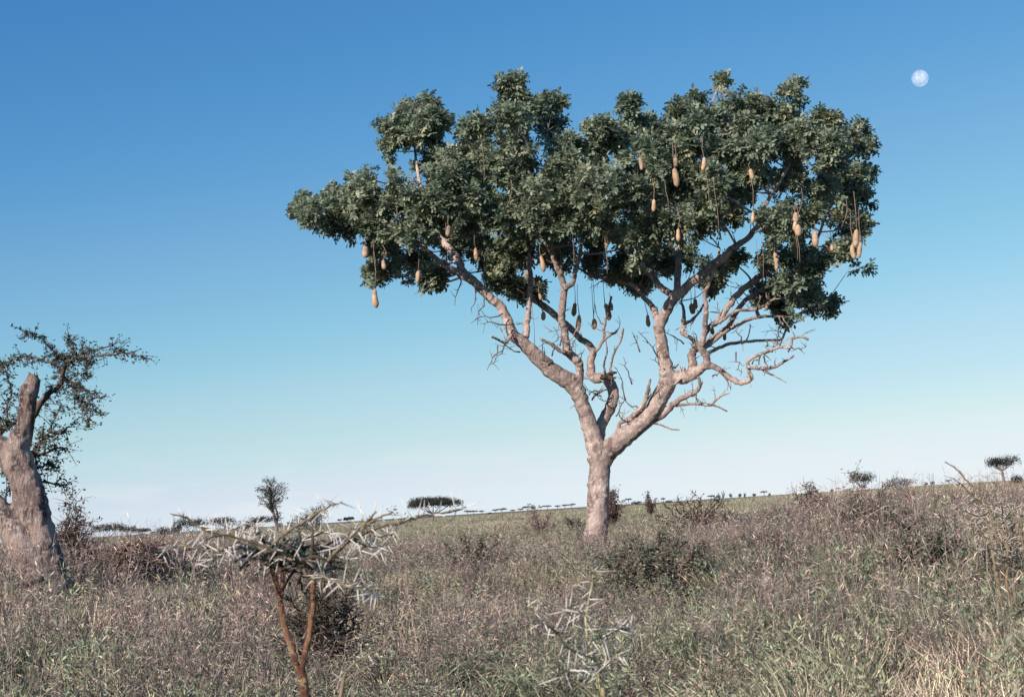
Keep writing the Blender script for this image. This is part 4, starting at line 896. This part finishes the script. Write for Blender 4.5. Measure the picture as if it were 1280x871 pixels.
def scatter(name, label, sources, x, y, scl, tint):
    col = bpy.data.collections.new(name + '_source')
    for s in sources: col.objects.link(s)
    n = len(x); z = gz(x, y) - .01
    me = bpy.data.meshes.new(name); me.vertices.add(n); me.vertices.foreach_set('co', np.stack([x, y, z], 1).astype(np.float32).ravel())
    def at(nm, ty, key, arr):
        a = me.attributes.new(nm, ty, 'POINT'); a.data.foreach_set(key, np.ascontiguousarray(arr).ravel())
    at('rot', 'FLOAT_VECTOR', 'vector', np.stack([rng.normal(0, .1, n), rng.normal(0, .1, n), rng.uniform(0, 6.283, n)], 1).astype(np.float32))
    at('scl', 'FLOAT_VECTOR', 'vector', scl.astype(np.float32)); at('tint', 'FLOAT_VECTOR', 'vector', tint.astype(np.float32))
    at('idx', 'INT', 'value', rng.integers(0, len(sources), n).astype(np.int32))
    o = link(name, me); tag(o, label, None, kind='stuff')
    ng = bpy.data.node_groups.new(name, 'GeometryNodeTree')
    ng.interface.new_socket('Geometry', in_out='INPUT', socket_type='NodeSocketGeometry'); ng.interface.new_socket('Geometry', in_out='OUTPUT', socket_type='NodeSocketGeometry')
    nn = ng.nodes.new; gi, go = nn('NodeGroupInput'), nn('NodeGroupOutput')
    ip = nn('GeometryNodeInstanceOnPoints'); ci = nn('GeometryNodeCollectionInfo'); ci.inputs['Collection'].default_value = col
    ci.inputs['Separate Children'].default_value = True; ci.inputs['Reset Children'].default_value = True
    def na(nm, ty):
        a = nn('GeometryNodeInputNamedAttribute'); a.data_type = ty; a.inputs['Name'].default_value = nm; return a.outputs['Attribute']
    lk = ng.links.new
    lk(gi.outputs[0], ip.inputs['Points']); lk(ci.outputs[0], ip.inputs['Instance']); ip.inputs['Pick Instance'].default_value = True
    lk(na('idx', 'INT'), ip.inputs['Instance Index'])
    e2r = nn('FunctionNodeEulerToRotation'); lk(na('rot', 'FLOAT_VECTOR'), e2r.inputs[0]); lk(e2r.outputs[0], ip.inputs['Rotation'])
    lk(na('scl', 'FLOAT_VECTOR'), ip.inputs['Scale']); lk(ip.outputs[0], go.inputs[0])
    md = o.modifiers.new('scatter', 'NODES'); md.node_group = ng
    return o
def field(density, y0, y1, margin=5.0, slope=.42):
    """points on the ground between two distances across the view and a margin on both sides"""
    area = slope * (y1 ** 2 - y0 ** 2) + 2 * margin * (y1 - y0); n = int(area * density)
    y = np.sqrt(rng.uniform(y0 ** 2, y1 ** 2, n)); hw = slope * y + margin
    return rng.uniform(-1, 1, n) * hw, y
def tall(x, y):                       # how rank the growth is: higher at both sides, low in the middle
    s = x / y
    t = .75 + .5 * ss(.06, .22, s) + .45 * ss(-.1, -.22, s)
    t = t * (1 - .35 * ss(30, 60, y)) * (.72 + .28 * ss(10, 17, y))
    return t * (.55 + .5 * fbm(x, y, 2.6, 40) + .5 * fbm(x, y, .9, 44))
def clearing(x, y):                   # bare dark hollows between the clumps
    k = fbm(x, y, 1.1, 61) > .40
    for bx_, by_, W in FOOT:
        if by_ < 60: k &= ~((np.abs(x - bx_) < W * .8) & (y < by_ + W * .7) & (y > by_ - W * .9 - .9) & (rng.random(len(x)) < .5))
    for (px_, py_, Y, r) in ((645, 838, 10.8, .42), (690, 846, 10.4, .36), (590, 800, 13, .3), (85, 785, 13.5, .3), (960, 668, 32, 1.2), (505, 765, 15.5, .35)):
        c = P(px_, py_, Y); k &= ((x - c.x) / (r * 1.4)) ** 2 + ((y - c.y) / (r * 2.2)) ** 2 > 1
    return k
gsrc = [tuft('grass_tuft', grass_blades(30, .42, .17, .0085, .55), GM) for _ in range(5)]
ssrc = [tuft('straw_tuft', grass_blades(24, .38, .14, .006, .6), GM) for _ in range(4)]
wsrc = [tuft('weed_tuft', weed_blades(6, .72, .18, .0062, False), GM) for _ in range(5)]
hsrc = [tuft('herb_tuft', weed_blades(8, .46, .17, .0045, True), GM) for _ in range(5)]
def scrub_blades(stems, h, r, leaf, per):
    B = []
    for _ in range(stems):
        a = rng.uniform(0, 6.283); q = rng.random() ** .5; e = np.array([math.cos(a) * r * q, math.sin(a) * r * q, h * (1 - .55 * q * q) * rng.uniform(.6, 1.1)])
        t = np.linspace(0, 1, 5)[:, None]; p = e * t + np.array([0, 0, .12 * h]) * (4 * t * (1 - t)) + rng.normal(0, .012, (5, 3)); c = rng.random()
        B.append((p, np.linspace(.009, .004, 5), c * .45))
        for _ in range(per):
            i = rng.uniform(1.2, 4); k = min(int(i), 3); b = p[k] * (1 - (i - k)) + p[k + 1] * (i - k)
            d = unit(np.array([rng.normal(), rng.normal(), rng.normal(.35, .6)]))
            b = b + d * rng.uniform(0, .07)
            B.append((np.array([b, b + d * leaf * .5, b + d * leaf]), leaf * np.array([.1, rng.uniform(.35, .6), .1]), .35 + .65 * rng.random()))
            if rng.random() < .35: B.append((np.array([b, b + d * .06, b + d * .13]), np.array([.005, .004, .002]), c * .5))
    return B
csrc = [tuft('scrub_clump', scrub_blades(26, rng.uniform(.5, .75), rng.uniform(.32, .5), .042, 16), GM) for _ in range(5)]
bsrc = [tuft('dry_scrub_clump', scrub_blades(44, rng.uniform(.6, .85), rng.uniform(.3, .48), .03, 5), GM) for _ in range(5)]
lsrc = [tuft('stalk', weed_blades(1, 1.0, .02, .009, False)[:4], GM) for _ in range(4)]
def mixc(a, b, t): return np.array(a)[None, :] * (1 - t[:, None]) + np.array(b)[None, :] * t[:, None]
def layer(name, label, src, bands, hfac, ca, cb, pick, seed):
    X, Y_, S = [], [], []
    for dens, y0, y1, sc in bands:
        x, y = field(dens, y0, y1); k = clearing(x, y) & (rng.random(len(x)) < pick(x, y)); x, y = x[k], y[k]
        X.append(x); Y_.append(y); S.append(np.full(len(x), sc))
    x, y, s = np.concatenate(X), np.concatenate(Y_), np.concatenate(S); n = len(x)
    h = s * hfac * tall(x, y) * rng.uniform(.7, 1.25, n); wds = s * rng.uniform(.85, 1.25, n)
    t = np.clip(fbm(x, y, 3.5, seed) * 1.6 - .3 + rng.normal(0, .22, n), 0, 1)
    c = mixc(ca, cb, t) * rng.uniform(.72, 1.25, (n, 1))
    print(name, n)
    scatter(name, label, src, x, y, np.stack([wds, wds, h], 1), c)
gn = lambda x, y: fbm(x, y, 4.5, 90)
pink = lambda x, y: np.clip(.38 + 2.4 * (fbm(x, y, 5, 120) - .5) + .45 * ss(-.05, -.2, x / y) + .12 * ss(.1, .2, x / y), .03, 1) * ss(8, 16, y)
B = [(46, 8.3, 18, 1.0), (24, 18, 42, 1.1), (6, 42, 95, 1.5), (.9, 95, 260, 2.4), (.08, 260, 800, 4.0)]
layer('grass', 'short grey green grass covering the savanna floor', gsrc, B, 1.0, (.125, .14, .095), (.23, .215, .155), lambda x, y: np.clip((gn(x, y) - .5) * 4.5 + .65, .2, 1), 200)
layer('dry_grass', 'pale straw coloured dry grass among the green', ssrc, B, 1.0, (.31, .25, .195), (.40, .335, .255), lambda x, y: np.clip((.5 - gn(x, y)) * 5 + .55, .1, 1), 210)
layer('weeds', 'thin purplish brown weed stems standing above the grass', wsrc, [(15, 9, 18, 1.0), (9, 18, 42, 1.1), (1.6, 42, 95, 1.3)], 1.0, (.19, .138, .13), (.34, .262, .232), pink, 220)
layer('herbs', 'small leafed green herbs between the grass tufts', hsrc, [(18, 9, 18, 1.0), (9, 18, 42, 1.1), (1.2, 42, 95, 1.6)], 1.0, (.095, .12, .08), (.165, .18, .12), lambda x, y: np.clip(gn(x, y) * 1.8 - .3, .08, .9), 230)
layer('tall_stalks', 'long pale dry stalks leaning out of the grass', lsrc, [(1.1, 9, 26, .9)], .72, (.42, .33, .28), (.5, .42, .35), lambda x, y: np.clip(.25 + .8 * ss(.05, .2, np.abs(x / y)), 0, 1), 240)
CB = [(1.3, 10, 20, .85), (1.2, 20, 45, 1.05), (.2, 45, 110, 1.1), (.018, 110, 300, 1.5)]
patch = lambda sd: (lambda x, y: np.clip((fbm(x, y, 3.2, sd) - .40) * 8, 0, 1) * (.55 + .45 * ss(.05, .16, np.abs(x / y))))
layer('green_scrub', 'knee high grey green scrub clumps scattered through the grass', csrc, CB, 1.0, (.10, .12, .085), (.20, .205, .145), patch(310), 250)
layer('dry_scrub', 'knee high purplish brown twiggy scrub clumps scattered through the grass', bsrc, CB, 1.0, (.13, .095, .09), (.27, .20, .175), patch(330), 260)
